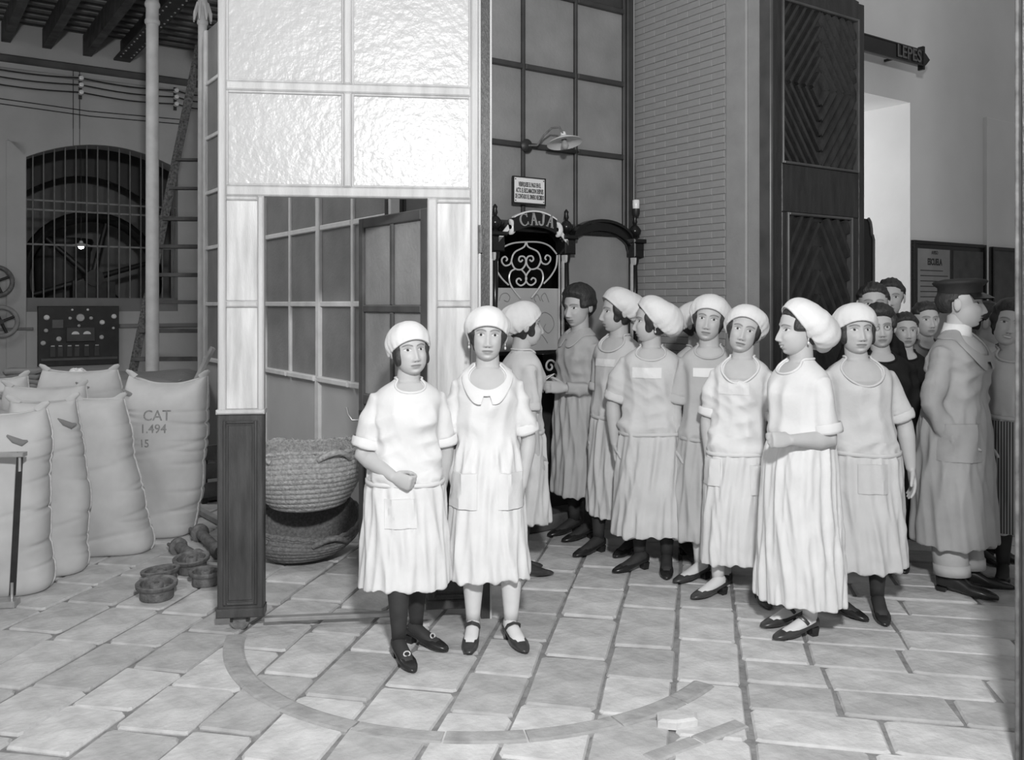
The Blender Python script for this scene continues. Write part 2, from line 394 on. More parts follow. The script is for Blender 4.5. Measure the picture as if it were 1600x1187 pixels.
for i in range(7):
    a = ts[i] + (.035 if i in (0,1,3,5) else .022); b = ts[i+1] - (.035 if i+1 in (1,3,5,7) else .022)
    for z in ZR: kpart('rail', 1, a, b, .008 if z > ZR[0] else -.02, .055, z-.020, z+.020, KFRAME)
    for c, d in zip(ZR, ZR[1:] + [ZT]): kpart('pane', 1, a, b, .028, .036, c+.02, d-.02 if d < ZT else d, GLASSG, .002)
for a, b in ((ts[0]+.04, ts[1]-.04), (ts[1]+.04, ts[3]-.04), (ts[3]+.04, ts[5]-.04), (ts[5]+.04, ts[7]-.04)):
    kpart('plain_panel', 1, a, b, .02, .05, .0, ZR[0]-.02, KPANEL)
fm = [0.0, .12, .605, 1.09, 1.575, 2.06]
for i, t in enumerate(fm):
    if i == 0: continue
    kpart('mullion', 0, t-.014, t+.014, .005, .055, ZR[2], ZT, KDARK)
kpart('corner_post', 0, 2.074, 2.14, -.01, .07, 0, ZT, KDARK); kpart('corner_post', 0, 0.0, .106, .0, .06, 0, ZT, KDARK)
for i in range(1, 5):
    a, b = fm[i]+.014, fm[i+1]-.014
    for z in ZR[2:]: kpart('rail', 0, a, b, .0, .055, z-.02, z+.02, KDARK)
    for c, d in zip(ZR[2:], ZR[3:] + [ZT]): kpart('pane', 0, a, b, .028, .036, c+.02, d-.02, GLASSG if d < ZT else KDARK, .002)
kpart('end_wall', 0, 0.02, 2.1, KL-.05, KL, 0, ZT, KPANEL); None
kpart('back_lining', 0, 2.08, 2.13, .07, KL, 0, ZT, KDARK)
kpart('shade_sheet', 0, .45, 2.07, .75, .78, 1.35, 2.6, BLACKW)        # black sheet added to give the office interior its shade behind the grille

# cashier's screen: turned columns, two arches, scroll grille, counter, CAJA board
cs = thing('cashier_screen', 'black carved cashier counter front with two arches, turned columns and CAJA board', 'counter', PC, ROT)
fz = lambda px, py: frontP.z(px, py)
cols = [frontP.x(768), frontP.x(879), frontP.x(986)]
def turned(x, z0, z1, y=-.045):
    H = z1 - z0; pr = [(.03,0),(.034,.02),(.024,.05),(.028,.08),(.021,.10),(.023,.30),(.021,.42),(.030,.45),(.020,.47),(.034,.50),(.020,.53),(.030,.56),(.018,.58),(.023,.75),(.019,.93),(.03,.96),(.034,1.0)]
    return MB().lathe([(r, z0 + t*H) for r, t in pr], 14, Matrix.Translation((x, y, 0)))
zs, zc = fz(879, 398), fz(879, 375)                          # springing and cornice block
for x in cols:
    turned(x, 1.02, zs).build('column', BLACKW, cs, True)
    MB().slab(x-.05, x+.05, -.10, .02, zs, zc, .008).build('capital', BLACKW, cs)
    MB().slab(x-.065, x+.065, -.115, .02, zc, zc+.03, .008).build('cornice_block', BLACKW, cs)
    MB().lathe([(.03,zc+.03),(.018,zc+.045),(.045,zc+.075),(.05,zc+.10),(.03,zc+.13),(.012,zc+.145),(.02,zc+.165),(.014,zc+.19),(.018,zc+.205),(.004,zc+.225)], 16, Matrix.Translation((x, -.045, 0))).build('finial', BLACKW, cs, True)
    m = MB(); m.prism([(x-.022-.012, zs-.005), (x-.022+.012, zs-.005), (x-.022+.008, zs-.05), (x-.022, zs-.062), (x-.022-.008, zs-.05)], -.075, -.03); m.build('bracket_tip', BRASS, cs)
    MB().bb(x-.034, x-.026, -.055, -.03, 1.05, zs-.05).build('edge_bead', BRASS, cs)
def arch(xa, xb, zspr, rise, w, y0, y1, m, name):
    n = 20; inn, out = [], []
    for i in range(n+1):
        t = i/n; x = xa + (xb-xa)*t; s_ = math.sqrt(max(0, 1-(2*t-1)**2)); s_ = s_**.85
        inn.append((x, zspr + rise*s_)); out.append((x, zspr + rise*s_ + w))
    mb = MB()
    for i in range(n): mb.prism([inn[i], inn[i+1], out[i+1], out[i]], y0, y1)
    return mb.build(name, m, cs)
for (xa, xb) in ((cols[0], cols[1]), (cols[1], cols[2])):
    arch(xa+.02, xb-.02, zs-.01, .20, .06, -.06, .02, BLACKW, 'arch'); arch(xa+.03, xb-.03, zs+.055, .20, .022, -.085, -.02, BLACKW, 'arch_moulding')
MB().slab(cols[0]-.05, cols[2]+.08, -.03, .03, ZR[2]-.06, ZR[2]-.02, .006).build('cornice', BLACKW, cs)
def curve_tube(pts, r, y, n=6): return MB().tube([(x, y, z) for x, z in pts], r, n)
for xa, xb in ((cols[1], cols[2]),):
    p = []; n = 16
    for i in range(n+1):
        t = i/n; s_ = math.sqrt(max(0, 1-(2*t-1)**2))**.85; p.append((xa+.03+(xb-xa-.06)*t, zs-.015 + .20*s_))
    poly = [(xa+.03, .95)] + p + [(xb-.03, .95)]
    MB().prism(list(reversed(poly)), -.004, .004).build('frosted_pane', GLASSG, cs)
    for dx in (.03, ): curve_tube(p, .006, -.02).build('arch_bead', KDARK, cs, True)
xa, xb = cols[0]+.036, cols[1]-.036; xc = (xa+xb)/2; hw = (xb-xa)/2
zg0 = fz(820, 548); zg1 = fz(820, 450)
MB().slab(xa, xb, .004, .010, zg0, zg1, .001).build('etched_pane', GLASSE, cs)
MB().slab(xa, xb, -.02, .03, zg0-.03, zg0, .003).build('window_rail', BLACKW, cs)
zgt = fz(820, 374)
def spiral(cx, cz, r0, r1, a0, a1, n=26): return [(cx + (r0+(r1-r0)*i/n)*math.cos(a0+(a1-a0)*i/n), cz + (r0+(r1-r0)*i/n)*math.sin(a0+(a1-a0)*i/n)) for i in range(n+1)]
def scr(pts, r=.0065): curve_tube(pts, r, -.012).build('grille_scroll', BRASS, cs, True)
def px2(px, py): return frontP.x(px), frontP.z(px, py)
def bez(pts, n=10):                                          # smooth line through pixel points
    q = [px2(*p) for p in pts]; out = []
    for i in range(len(q)-1):
        p0 = q[max(i-1,0)]; p1 = q[i]; p2 = q[i+1]; p3 = q[min(i+2, len(q)-1)]
        for k in range(n):
            t = k/n; out.append(tuple(.5*((2*p1[j]) + (p2[j]-p0[j])*t + (2*p0[j]-5*p1[j]+4*p2[j]-p3[j])*t*t + (3*p1[j]-p0[j]-3*p2[j]+p3[j])*t**3) for j in (0,1)))
    return out + [q[-1]]
mir = lambda L, c=820.5: [(2*c - x, y + (c-x)*-.035*2) for x, y in L]
half = [[(820,378),(817,386),(803,394),(798,405),(799,413),(804,420),(813,421),(819,414),(820,406),(817,401),(811,401),(809,406),(812,409),(815,406)],
        [(804,420),(797,424),(794,433),(796,444),(803,455),(812,466)], [(813,421),(819,428),(821,436),(818,443),(812,446),(806,442),(806,437),(810,435),(813,438)],
        [(798,407),(795,413),(788,415),(783,410),(783,404),(788,401),(791,405),(789,408)],
        [(772,402),(774,420),(782,434),(793,445)], [(820,378),(800,380),(784,387),(773,400)]]
for L_ in half: scr(bez(L_, 5)); scr(bez(mir(L_), 5))
for x in (xa+.004, xb-.004): MB().bb(x-.004, x+.004, -.018, -.006, zg0, zs+.01).build('grille_bar', BRASS, cs)
ESC = mat('etched_line', 0.22, 0.5, 0.1, 10)
eL = [[(780,470),(784,460),(792,458),(797,464),(794,471),(788,469)], [(845,470),(840,460),(835,466),(838,472)], [(858,472),(852,458),(846,464),(849,471)], [(838,500),(850,488),(862,494),(866,508),(858,520),(850,514),(853,506)], [(838,518),(848,524),(856,536)]]
for L_ in eL: curve_tube(bez(L_, 5), .003, .003).build('etched_scroll', ESC, cs, True)
# small brass fittings at the paying hatch
scr(spiral(frontP.x(858), fz(858,572), .05, .012, 0.4, 7.5), .008); scr(spiral(frontP.x(864), fz(864,588), .035, .01, 3.4, 9.5), .007)
zc0 = fz(840, 600)
m = MB(); m.slab(cols[0]-.06, cols[1]+.05, -.26, .02, zc0-.035, zc0, .01); m.build('counter_top', BLACKW, cs)
m = MB(); m.prism([(cols[1]-.02, zc0-.035), (cols[1]-.02, zc0-.5), (cols[1]+.04, zc0-.5), (cols[1]+.04, zc0-.035)], -.2, -.02); m.build('counter_bracket', BLACKW, cs)
m = MB(); m.slab(cols[0]-.5, cols[2]+.08, -.02, .03, .0, zc0-.035, .008); m.build('counter_front', KDARK, cs)
MB().slab(cols[0]-.6, cols[2]+.06, -.22, -.02, 0, .11, .01).build('step', WOODOLD, cs)
MB().slab(0.10, cols[0]-.03, .0, .03, zc0-.035, ZR[2]-.02, .006).build('side_boarding', KDARK, cs)
# CAJA name board with curled ribbon ends
zb0, zb1 = fz(820, 358), fz(820, 333); xl, xr = frontP.x(789), frontP.x(855); nb = 14; top, bot = [], []
for i in range(nb+1):
    t = i/nb; x = xl + (xr-xl)*t; bow = .05*(1-(2*t-1)**2); top.append((x, zb1-.05+bow)); bot.append((x, zb0-.035+bow*.9))
mb = MB(); mr = MB()
for i in range(nb):
    mb.prism([bot[i], bot[i+1], top[i+1], top[i]], -.115, -.09); mr.prism([top[i], top[i+1], (top[i+1][0], top[i+1][1]+.010), (top[i][0], top[i][1]+.010)], -.12, -.085)
mb.build('name_board', BLACKW, cs); mr.build('board_edge', ENAMEL, cs)
for sx, xe in ((-1, xl), (1, xr)):
    MB().tube([(xe + sx*(.02+.03*math.cos(a)), -.10, zb0-.0 + .035*math.sin(a)) for a in np.linspace(-1.9 if sx > 0 else 5.0, 1.9 if sx > 0 else 1.3, 14)], (.010), 8, flat=2.0).build('ribbon_curl', ENAMEL, cs, True)
    m = MB(); e = sx
    m.prism([(xe+e*.03, zb0-.02), (xe+e*.12, zb0-.11), (xe+e*.12, zb0-.075), (xe+e*.04, zb0+.015)] if e > 0 else [(xe+e*.04, zb0+.015), (xe+e*.12, zb0-.075), (xe+e*.12, zb0-.11), (xe+e*.03, zb0-.02)], -.10, -.092); m.build('ribbon_tail', ENAMEL, cs)
def serif_letter(ch, cx, cz, h, tilt):
    w = h*.62; st = h*.17; th = h*.09; m = MB(); R = Matrix.Rotation(tilt, 3, 'Y')
    def poly(pp): m.prism([((R @ Vector((x,0,z))).x + cx, (R @ Vector((x,0,z))).z + cz) for x, z in pp], -.122, -.114)
    if ch == 'A':
        poly([(-w*.46,-h/2),(-w*.46+th,-h/2),(th*.4,h/2),(-th*.6,h/2)]); poly([(w*.30,-h/2),(w*.30+st,-h/2),(st*.4,h/2),(-st*.6,h/2)]); poly([(-w*.24,-h*.16),(w*.27,-h*.16),(w*.25,-h*.07),(-w*.20,-h*.07)])
        for x, ww in ((-w*.42, .20*h), (w*.30+st*.5, .26*h)): poly([(x-ww/2,-h/2-.002),(x+ww/2,-h/2-.002),(x+ww/2,-h/2+th*.7),(x-ww/2,-h/2+th*.7)])
    elif ch == 'J':
        poly([(0,-h*.25),(st,-h*.25),(st,h/2),(0,h/2)]); poly([(-.1*h,h/2-th*.7),(st+.1*h,h/2-th*.7),(st+.1*h,h/2),(-.1*h,h/2)])
        pr = [(st*.5 - .2*h + .2*h*math.cos(a), -h*.27 + .2*h*math.sin(a)) for a in np.linspace(0, -3.0, 9)]
        for a, b in zip(pr, pr[1:]):
            d = Vector((b[0]-a[0], b[1]-a[1])).normalized(); n = Vector((-d.y, d.x))*st*.42; poly([(b[0]-n.x,b[1]-n.y),(b[0]+n.x,b[1]+n.y),(a[0]+n.x,a[1]+n.y),(a[0]-n.x,a[1]-n.y)])
        poly([(-.34*h-st*.3,-.33*h),(-.34*h+st*.5,-.33*h),(-.34*h+st*.5,-.18*h),(-.34*h-st*.3,-.18*h)])
    else:
        an = np.linspace(0.75, 2*math.pi-.75, 16)
        for a, b in zip(an, an[1:]):
            def pt(t, k): wd = st*(.35+.65*abs(math.cos(t/1.0)) if math.cos(t) < 0 else .45); rr = .5*h - wd*.5 + k*wd*.5; return (rr*.88*math.cos(t), rr*math.sin(t))
            poly([pt(a,-1), pt(b,-1), pt(b,1), pt(a,1)])
        poly([(.30*h,.16*h),(.36*h,.16*h),(.36*h,.5*h),(.30*h,.42*h)]); poly([(.30*h,-.42*h),(.36*h,-.48*h),(.36*h,-.2*h),(.30*h,-.2*h)])
    return m
LET = mat('gilt_lettering', 0.34, 0.5, 0.1, 10)
for ch, px, py, tl in (('C',804,344,-.25),('A',819,342.5,-.06),('J',832.5,343.5,.08),('A',845,346,.22)):
    x, z = px2(px, py); serif_letter(ch, x, z-.006, .088, tl).build('letter', LET, cs)

# enamel notice above, wall lamp, light fitting
z0, z1 = fz(822, 318), fz(822, 279); xa_, xb_ = frontP.x(799), frontP.x(847)
nt_ = thing('enamel_notice', 'small white enamel notice with three lines of black capitals above the CAJA arch', 'sign', PC, ROT)
MB().slab(xa_, xb_, -.035, -.022, z0, z1, .004).build('plate', ENAMEL, nt_)
m = MB(); t = .007
m.bb(xa_-t, xb_+t, -.038, -.015, z0-t-.006, z0).bb(xa_-t, xb_+t, -.038, -.015, z1, z1+t).bb(xa_-t, xa_, -.038, -.015, z0, z1).bb(xb_, xb_+t, -.038, -.015, z0, z1); m.build('frame', BLACKW, nt_)
for i, s_ in enumerate(('VERIFIQUESE EL PAGO EN EL', 'ACTO. EL RECLAMACION DESPUES', 'DE CONTADO EL DINERO RECIBIDO')):
    me = text_mesh(s_, .046, xs=.335, offset=.0008); me.materials.append(INK)
    o = link('lettering', me, nt_, ((xa_+xb_)/2, -.0365, z1 - (z1-z0)*(.28+.24*i)))
for x in (xa_+.012, xb_-.012):
    for z in (z0+.014, z1-.014): MB().lathe([(.005,0),(.004,.003)], 8, Matrix.Translation((x, -.0355, z)) @ Matrix.Rotation(math.pi/2, 4, 'X')).build('screw', INK, nt_)
lx, lz = frontP.x(822), fz(822, 228)
lampt = thing('wall_lamp', 'enamel shade wall lamp on a curved bracket above the white notice', 'lamp', PC, ROT)
MB().lathe([(.045,0),(.05,.012),(.03,.03)], 18, Matrix.Translation((lx, -.0, lz)) @ Matrix.Rotation(math.pi/2, 4, 'X')).build('wall_rose', IRONB, lampt, True)
sx_, sz_ = frontP.x(856)-.02, fz(856, 232); yo = -.22
MB().tube([(lx,-.02,lz),(lx+.05,-.07,lz+.0),(lx+.08,-.11,lz+.07),(lx+.11,-.16,lz+.115),(lx+.15,-.2,lz+.12),(sx_-.01,yo,lz+.075),(sx_,yo,lz+.02)], .007, 10).build('bracket_arm', IRON, lampt, True)
SH = Matrix.Translation((sx_, yo, sz_+.03)) @ Matrix.Rotation(math.radians(-14), 4, 'X')
MB().lathe([(.018,.055),(.022,.03),(.05,.015),(.125,-.022),(.128,-.028),(.118,-.024),(.05,.005),(.02,.0)], 28, SH, False).build('lamp_shade', ENAMEL, lampt, True)
MB().lathe([(.001,-.075),(.018,-.068),(.027,-.048),(.024,-.03),(.014,-.012),(.012,.01)], 16, SH, True).build('bulb', mat('bulb_glass', .35, .15, .05, 5), lampt, True)
xf, zf = frontP.x(987), fz(987, 321)
fit = thing('ceramic_fuse_holder', 'small white ceramic fitting on the dark corner post beside the painted brickwork', 'fitting', PC, ROT)
MB().lathe([(.026,-.03),(.028,.0),(.028,.035),(.022,.04)], 14, Matrix.Translation((xf, -.05, zf))).build('holder', PORC, fit, True)
MB().lathe([(.02,-.09),(.03,-.07),(.03,-.03)], 12, Matrix.Translation((xf, -.05, zf))).build('socket', IRONB, fit, True)
MB().tube([(xf,-.05,zf+.035),(xf,-.05,zf+.35)], .006, 6).build('conduit', IRON, fit)

# ------------------------------------------------------------------ painted brick pier
S0 = Vector((0.985, 7.10, 0)); pierP = Plane(S0, ang_s)
pier = sroot('wall_pier', S0, ang_s); PX1, PX2, PX3 = pierP.x(1135), pierP.x(1168), pierP.x(1198)
MB().bb(-.03, PX1, .0045, .5, 0, 5.0).build('pier_core', PAINTJ, pier)
MB().slab(PX1, PX2, -.012, .5, 0, 5.0, .01).build('corner_strip', PAINT, pier)
MB().slab(PX2, PX3, -.002, .5, 0, 5.0, .006).build('corner_strip', PAINT, pier)
bl, bh = .235, .0515; bm = {}
z = 1.2; r = 0
while z < 4.05:
    x = -.02 - (bl/2 if r % 2 else 0)
    while x < PX1 - .01:
        a, b = max(x, -.02), min(x+bl, PX1-.004); x += bl
        if b - a < .03: continue
        key = round(b-a, 3)
        if key not in bm:
            me = MB().slab(0, b-a-.004, -.003, .02, 0, bh-.0035, .0025).mesh('brick'); me.materials.append(PAINT); bm[key] = me
        link('brick', bm[key], pier, (a, random.uniform(-.0008,.0008), z))
    z += bh; r += 1

# ------------------------------------------------------------------ carved street door leaf
H0 = Vector((1.735, 6.0, 0)); dP = Plane(H0, ROT); dz = dP.z; dx = dP.x; DW = dx(1351)
door = thing('carved_door_leaf', 'tall dark carved wooden door leaf with diamond and chevron panels standing open', 'door', H0, ROT)
zA, zB = dz(1285, 14), dz(1285, 263); zC = dz(1285, 336); a0, a1 = dx(1222), dx(1342); c0, c1 = dx(1230), dx(1332)
def dpart(name, *a, m=DOORW, bev=.006): return MB().slab(*a, bev).build(name, m, door)
dpart('stile', 0, a0, 0, .06, 0.02, 3.86); dpart('stile', a1, DW, 0, .06, 0.02, 3.80)
n = 10; mb = MB()
for i in range(n):
    xs = [a0 + (a1-a0)*(i+k)/n for k in (0,1)]; zz = [3.87 - .06*((x-a0)/(a1-a0))**2 for x in xs]; mb.prism([(xs[0], zA), (xs[1], zA), (xs[1], zz[1]), (xs[0], zz[0])], .0, .06)
mb.build('top_rail', DOORW, door)
dpart('lock_rail', a0, a1, 0, .06, zC, zB); dpart('bottom_rail', a0, a1, 0, .06, .02, .55)
dpart('side_fillet', a0, c0, .0, .06, .55, zC); dpart('side_fillet', c1, a1, .0, .06, .55, zC)
dpart('panel_field', a0, a1, .034, .05, zB, zA); dpart('panel_field', c0, c1, .034, .05, .55, zC)
for (xa, xb, za, zb_) in ((a0, a1, zB, zA), (c0, c1, .55, zC)):
    for q in ((xa, xa+.018, za, zb_), (xb-.018, xb, za, zb_), (xa+.018, xb-.018, za, za+.018), (xa+.018, xb-.018, zb_-.018, zb_)): dpart('bolection', q[0], q[1], -.012, .036, q[2], q[3], m=DOORL)
def clip(p, q, r):                                           # segment against rectangle (Liang-Barsky)
    t0, t1 = 0.0, 1.0; d = (q[0]-p[0], q[1]-p[1])
    for k, (lo, hi) in enumerate(((r[0], r[1]), (r[2], r[3]))):
        if abs(d[k]) < 1e-9:
            if not lo <= p[k] <= hi: return None
            continue
        u0, u1 = (lo-p[k])/d[k], (hi-p[k])/d[k]
        if u0 > u1: u0, u1 = u1, u0
        t0, t1 = max(t0, u0), min(t1, u1)
    if t1 - t0 < .02: return None
    return (p[0]+d[0]*t0, p[1]+d[1]*t0), (p[0]+d[0]*t1, p[1]+d[1]*t1)
def strip(p, q, w, r):
    s_ = clip(p, q, r)
    if not s_: return
    p, q = Vector((s_[0][0], 0, s_[0][1])), Vector((s_[1][0], 0, s_[1][1])); d = (q-p)
    if d.length < .03: return
    d.normalize(); n_ = Vector((-d.z, 0, d.x))*w
    m = MB(); A_ = [p-n_, q-n_, q+n_, p+n_]; off = [(0,.036,0)]*4
    tops = [p-n_*.15, q-n_*.15, q+n_*.75, p+n_*.75]
    m.add([v + Vector((0,.036,0)) for v in A_] + [v + Vector((0,.006,0)) for v in tops], [(0,1,5,4),(1,2,6,5),(2,3,7,6),(3,0,4,7),(4,5,6,7)])
    m.build('carved_batten', DOORW, door)
xc, zc_ = (a0+a1)/2, (zA+zB)/2; r1_ = (a0+.018, a1-.018, zB+.018, zA-.018); aa, bb_ = (a1-a0)/2, (zA-zB)/2
for k in range(1, 11):
    s_ = k*.19; T_, B_, L_, R_ = (xc, zc_+bb_*s_), (xc, zc_-bb_*s_), (xc-aa*s_, zc_), (xc+aa*s_, zc_)
    for p, q in ((L_, T_), (T_, R_), (R_, B_), (B_, L_)): strip(p, q, .026, r1_)
xc = (c0+c1)/2; r2_ = (c0+.018, c1-.018, .568, zC-.018)
for k in range(-6, 12):
    zt_ = zC - .06 - k*.17; h = .95
    strip((xc-(c1-c0)/2, zt_-h*.62), (xc, zt_), .030, r2_); strip((xc, zt_), (xc+(c1-c0)/2, zt_-h*.62), .030, r2_)
m = MB(); m.slab(-.03, 0, -.02, .07, .02, 3.95, .006); m.build('hanging_stile', DOORL, door)

# ------------------------------------------------------------------ hall beyond: wall with lit opening, notice boards, hanging sign
W0 = Vector((XofY(1422, 8.4), 8.4, 0)); hall = sroot('wall_hall', W0, ROT); hP = Plane(W0, ROT)
zo = hP.z(1420, 160)
MB().bb(0, 4.5, 0, .75, 0, 5.6).build('wall_face', PLASTERW, hall)
MB().bb(-1.7, 0, 0, .75, zo, 5.6).build('wall_head', PLASTERW, hall)
MB().bb(-1.7, -1.15, 0, .75, 0, zo).build('wall_face', PLASTERW, hall)
xb0 = hP.x(1536); MB().slab(xb0, 4.4, -.05, .0, 0, hP.z(1536, 184), .01).build('boxed_pilaster', PLASTERW, hall)
def board(name, lab, px0, px1, py0, m1, posters, fr=BLACKW, yb=-.03):
    a, b = hP.x(px0), hP.x(px1); zt = hP.z(px0, py0); zb_ = .95
    t = thing(name, lab, 'notice board', W0, ROT)
    MB().slab(a, b, yb, yb+.028, zb_, zt, .004).build('backing', m1, t)
    for q in ((a, a+.025, zb_, zt), (b-.025, b, zb_, zt), (a+.025, b-.025, zt-.035, zt), (a+.025, b-.025, zb_, zb_+.03)): MB().slab(q[0], q[1], yb-.015, yb+.01, q[2], q[3], .004).build('frame', fr, t)
    for (u0, u1, v0, v1, mm) in posters: MB().slab(a+(b-a)*u0, a+(b-a)*u1, yb-.004, yb, zb_+(zt-zb_)*v0, zb_+(zt-zb_)*v1, .001).build('notice_sheet', mm, t)
    return t, a, b, zt, zb_, yb
t, a, b, zt, zb_, yb = board('notice_board', 'framed notice board with two printed sheets on the white hall wall', 1423, 1535, 375, BLACKW, [(.05,.48,.1,.94,POSTER),(.53,.96,.1,.94,POSTERD)])
me = text_mesh('AVISO', .05, xs=.8); me.materials.append(INK); link('lettering', me, t, (a+(b-a)*.27, yb-.006, zt-.11))
me = text_mesh('ESCUELA', .085, xs=.72, offset=.003); me.materials.append(INK); link('lettering', me, t, (a+(b-a)*.27, yb-.006, zt-.20))
for i in range(7):
    MB().bb(a+(b-a)*.08, a+(b-a)*(.45 if i % 3 else .38), yb-.0055, yb-.004, zt-.285-i*.05, zt-.277-i*.05).build('print_line', INK, t)
board('notice_board', 'smaller darker notice board next to the framed one with printed sheets', 1537, 1582, 386, POSTERD, [], yb=-.085)
# hanging sign, parallel to the hall wall
zs0, zs1 = hP.z(1380, 107), hP.z(1380, 82); xs1 = hP.x(1402); sg = thing('hanging_sign', 'dark carved sign with a pointed end fixed high on the white hall wall', 'sign', W0, ROT)
yS = -.25; xs0 = xs1 - .95
MB().slab(xs0, xs1, yS, yS+.04, zs0, zs1, .006).build('sign_board', BLACKW, sg)
m = MB(); m.bb(xs0, xs1, yS-.006, yS, zs0, zs0+.012).bb(xs0, xs1, yS-.006, yS, zs1-.012, zs1); m.build('sign_rim', BLACKW, sg)
MB().slab(xs1, xs1+.025, yS-.01, yS+.05, zs0-.03, zs1+.035, .006).build('end_bar', BLACKW, sg)
zm_ = (zs0+zs1)/2; MB().prism([(xs1+.025, zm_-.07), (xs1+.06, zm_-.05), (xs1+.115, zm_), (xs1+.06, zm_+.04), (xs1+.025, zm_+.06)], yS, yS+.03).build('arrow_tip', BLACKW, sg)
me = text_mesh('LEPES', .155, xs=1.0, align='RIGHT', offset=.002); me.materials.append(mat('dull_lettering', .10, .5)); link('lettering', me, sg, (xs1-.03, yS-.008, zm_))
for x in (xs0+.1, xs1-.2): MB().bb(x-.01, x+.01, yS+.04, .01, zm_-.01, zm_+.01).build('bracket', IRONB, sg)
# dark carved cabinet edge behind the door leaf
cb = P(1356, 475, 7.55); cab = thing('hall_cabinet', 'dark cabinet with curved scroll top behind the carved door leaf', 'cabinet', (cb.x, cb.y, 0), ROT)
hpz = lambda py: HC + (HZ-py)/F*7.55
poly = [(-.5,0),(.075,0),(.075,hpz(372)),(.06,hpz(368)),(.045,hpz(368)),(.045,hpz(358)),(.03,hpz(348)),(.0,hpz(342)),(-.5,hpz(342))]
MB().prism(poly, 0, .26).build('carcass', BLACKW, cab)
m = MB(); m.tube([(.075,-.005,.1),(.075,-.005,hpz(374)),(.06,-.005,hpz(367)),(.048,-.005,hpz(366)),(.045,-.005,hpz(357)),(.03,-.005,hpz(347)),(.0,-.005,hpz(341))], .012, 8); m.build('edge_moulding', DOORL, cab, True)
# near jamb at the right edge
jb = struct(MB().bb(0, .35, 0, .02, -.01, 4.3).build('trim_2', mat('dark_jamb', .05, .6, .4, 10), None, loc=(XofY(1591, 3.1), 3.1, 0), rz=0.0))
MB().tube([(-.006,-.004,0),(-.006,-.004,4.3)], .0075, 8).build('jamb_bead', mat('worn_grey_bead', .12, .6, .6, 20), jb, True)
MB().tube([(.015,-.004,0),(.015,-.004,4.3)], .0055, 8).build('jamb_bead', DARKW, jb, True)
# right side closure of the hall
struct(MB().bb(0, .2, 0, 7, 0, 5.6).build('wall_right', PLASTER, None, loc=(W0 + V*4.4), rz=ROT + math.pi))

# ------------------------------------------------------------------ yard on the left: wall with barred arch window, ceiling, columns
YW = Vector((XofY(0, 12.0), 12.0, 0)); yP = Plane(YW, ROT); yard = sroot('wall_yard', YW, ROT)
yx, yz = yP.x, yP.z
wa, wb = yx(41), yx(278); zsl = yz(41, 487); zspr = yz(41, 245); zap = yz(150, 226); ztop = 5.5
arcn = 16
def az_(t): return zspr + (zap - zspr)*(1-(2*t-1)**2)
MB().bb(-4, wa, 0, .4, 0, ztop).build('wall_face', PLASTERY, yard); MB().bb(wb, 6, 0, .4, 0, ztop).build('wall_face', PLASTERY, yard)
MB().bb(wa, wb, 0, .4, 0, zsl).build('wall_face', PLASTERY, yard)
mb = MB(); ma = MB()
for i in range(arcn):
    xs = [wa + (wb-wa)*(i+k)/arcn for k in (0,1)]; zz = [az_((i+k)/arcn) for k in (0,1)]
    mb.prism([(xs[0], zz[0]), (xs[1], zz[1]), (xs[1], ztop), (xs[0], ztop)], 0, .4)
    xo = [wa-.22 + (wb-wa+.44)*(i+k)/arcn for k in (0,1)]; zo_ = [az_((i+k)/arcn) + .22 + (0) for k in (0,1)]
    ma.prism([(xs[0], zz[0]), (xs[1], zz[1]), (xo[1], zo_[1]), (xo[0], zo_[0])], -.02, .0)
mb.build('wall_head', PLASTERY, yard); ma.build('arch_band', PLASTERY, yard)
MB().slab(wa-.24, wa, -.02, .0, .3, zspr+.2, .008).build('window_band', PLASTERY, yard)
win = sroot('window_1', YW, ROT)
MB().bb(wa, wb, .02, .40, zsl, yz(41, 465)).build('window_sill', mat('sill_stone', .2, .8, .1, 5), win)
k = 0; px = 53
while px < 278:
    x = yx(px); t = (x-wa)/(wb-wa)
    MB().tube([(x, .12, yz(41,465)-.02), (x, .12, az_(t)+.02)], .009, 6).build('window_bar', mat('bar_iron', .20, .5, .2, 10), win); px += 17.0
for py in (310, 325, 380):
    MB().bb(wa, wb, .125, .135, yz(41,py)-.012, yz(41,py)+.012).build('cross_bar', MATS['bar_iron'], win)
# room behind the bars
rm = sroot('wall_engine_room', YW, ROT); RD = mat('dark_room_plaster', .13, .9, .2, 1.5); RL = mat('engine_room_plaster', .30, .9, .2, 1.5)  # darker plaster for ceiling, side walls and vault rib, paler for the back wall
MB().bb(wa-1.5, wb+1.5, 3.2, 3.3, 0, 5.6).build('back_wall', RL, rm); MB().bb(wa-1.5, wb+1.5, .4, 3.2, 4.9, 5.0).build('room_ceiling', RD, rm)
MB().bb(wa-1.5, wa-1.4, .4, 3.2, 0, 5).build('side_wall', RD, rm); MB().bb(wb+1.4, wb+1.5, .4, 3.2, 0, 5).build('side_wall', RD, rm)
hd = MB()
for i in range(18):
    t0, t1 = i/18, (i+1)/18; f = lambda t: 2.9 + .75*math.sin(math.pi*t)
    xs = [wa-.4 + (wb-wa+.9)*t for t in (t0,t1)]; hd.prism([(xs[0], f(t0)), (xs[1], f(t1)), (xs[1], 5), (xs[0], 5)], 1.9, 2.0)
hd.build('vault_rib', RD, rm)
eng = thing('engine_flywheel', 'large dark belt wheel behind the barred arched window', 'machine', YW, ROT)
xm = (wa+wb)/2
MB().tube([(xm+.05 + .95*math.cos(a), 1.3, 2.0 + .95*math.sin(a)) for a in np.linspace(0, 2*math.pi, 33)], .085, 8, caps=False, flat=1.4).build('rim', IRONB, eng, True)
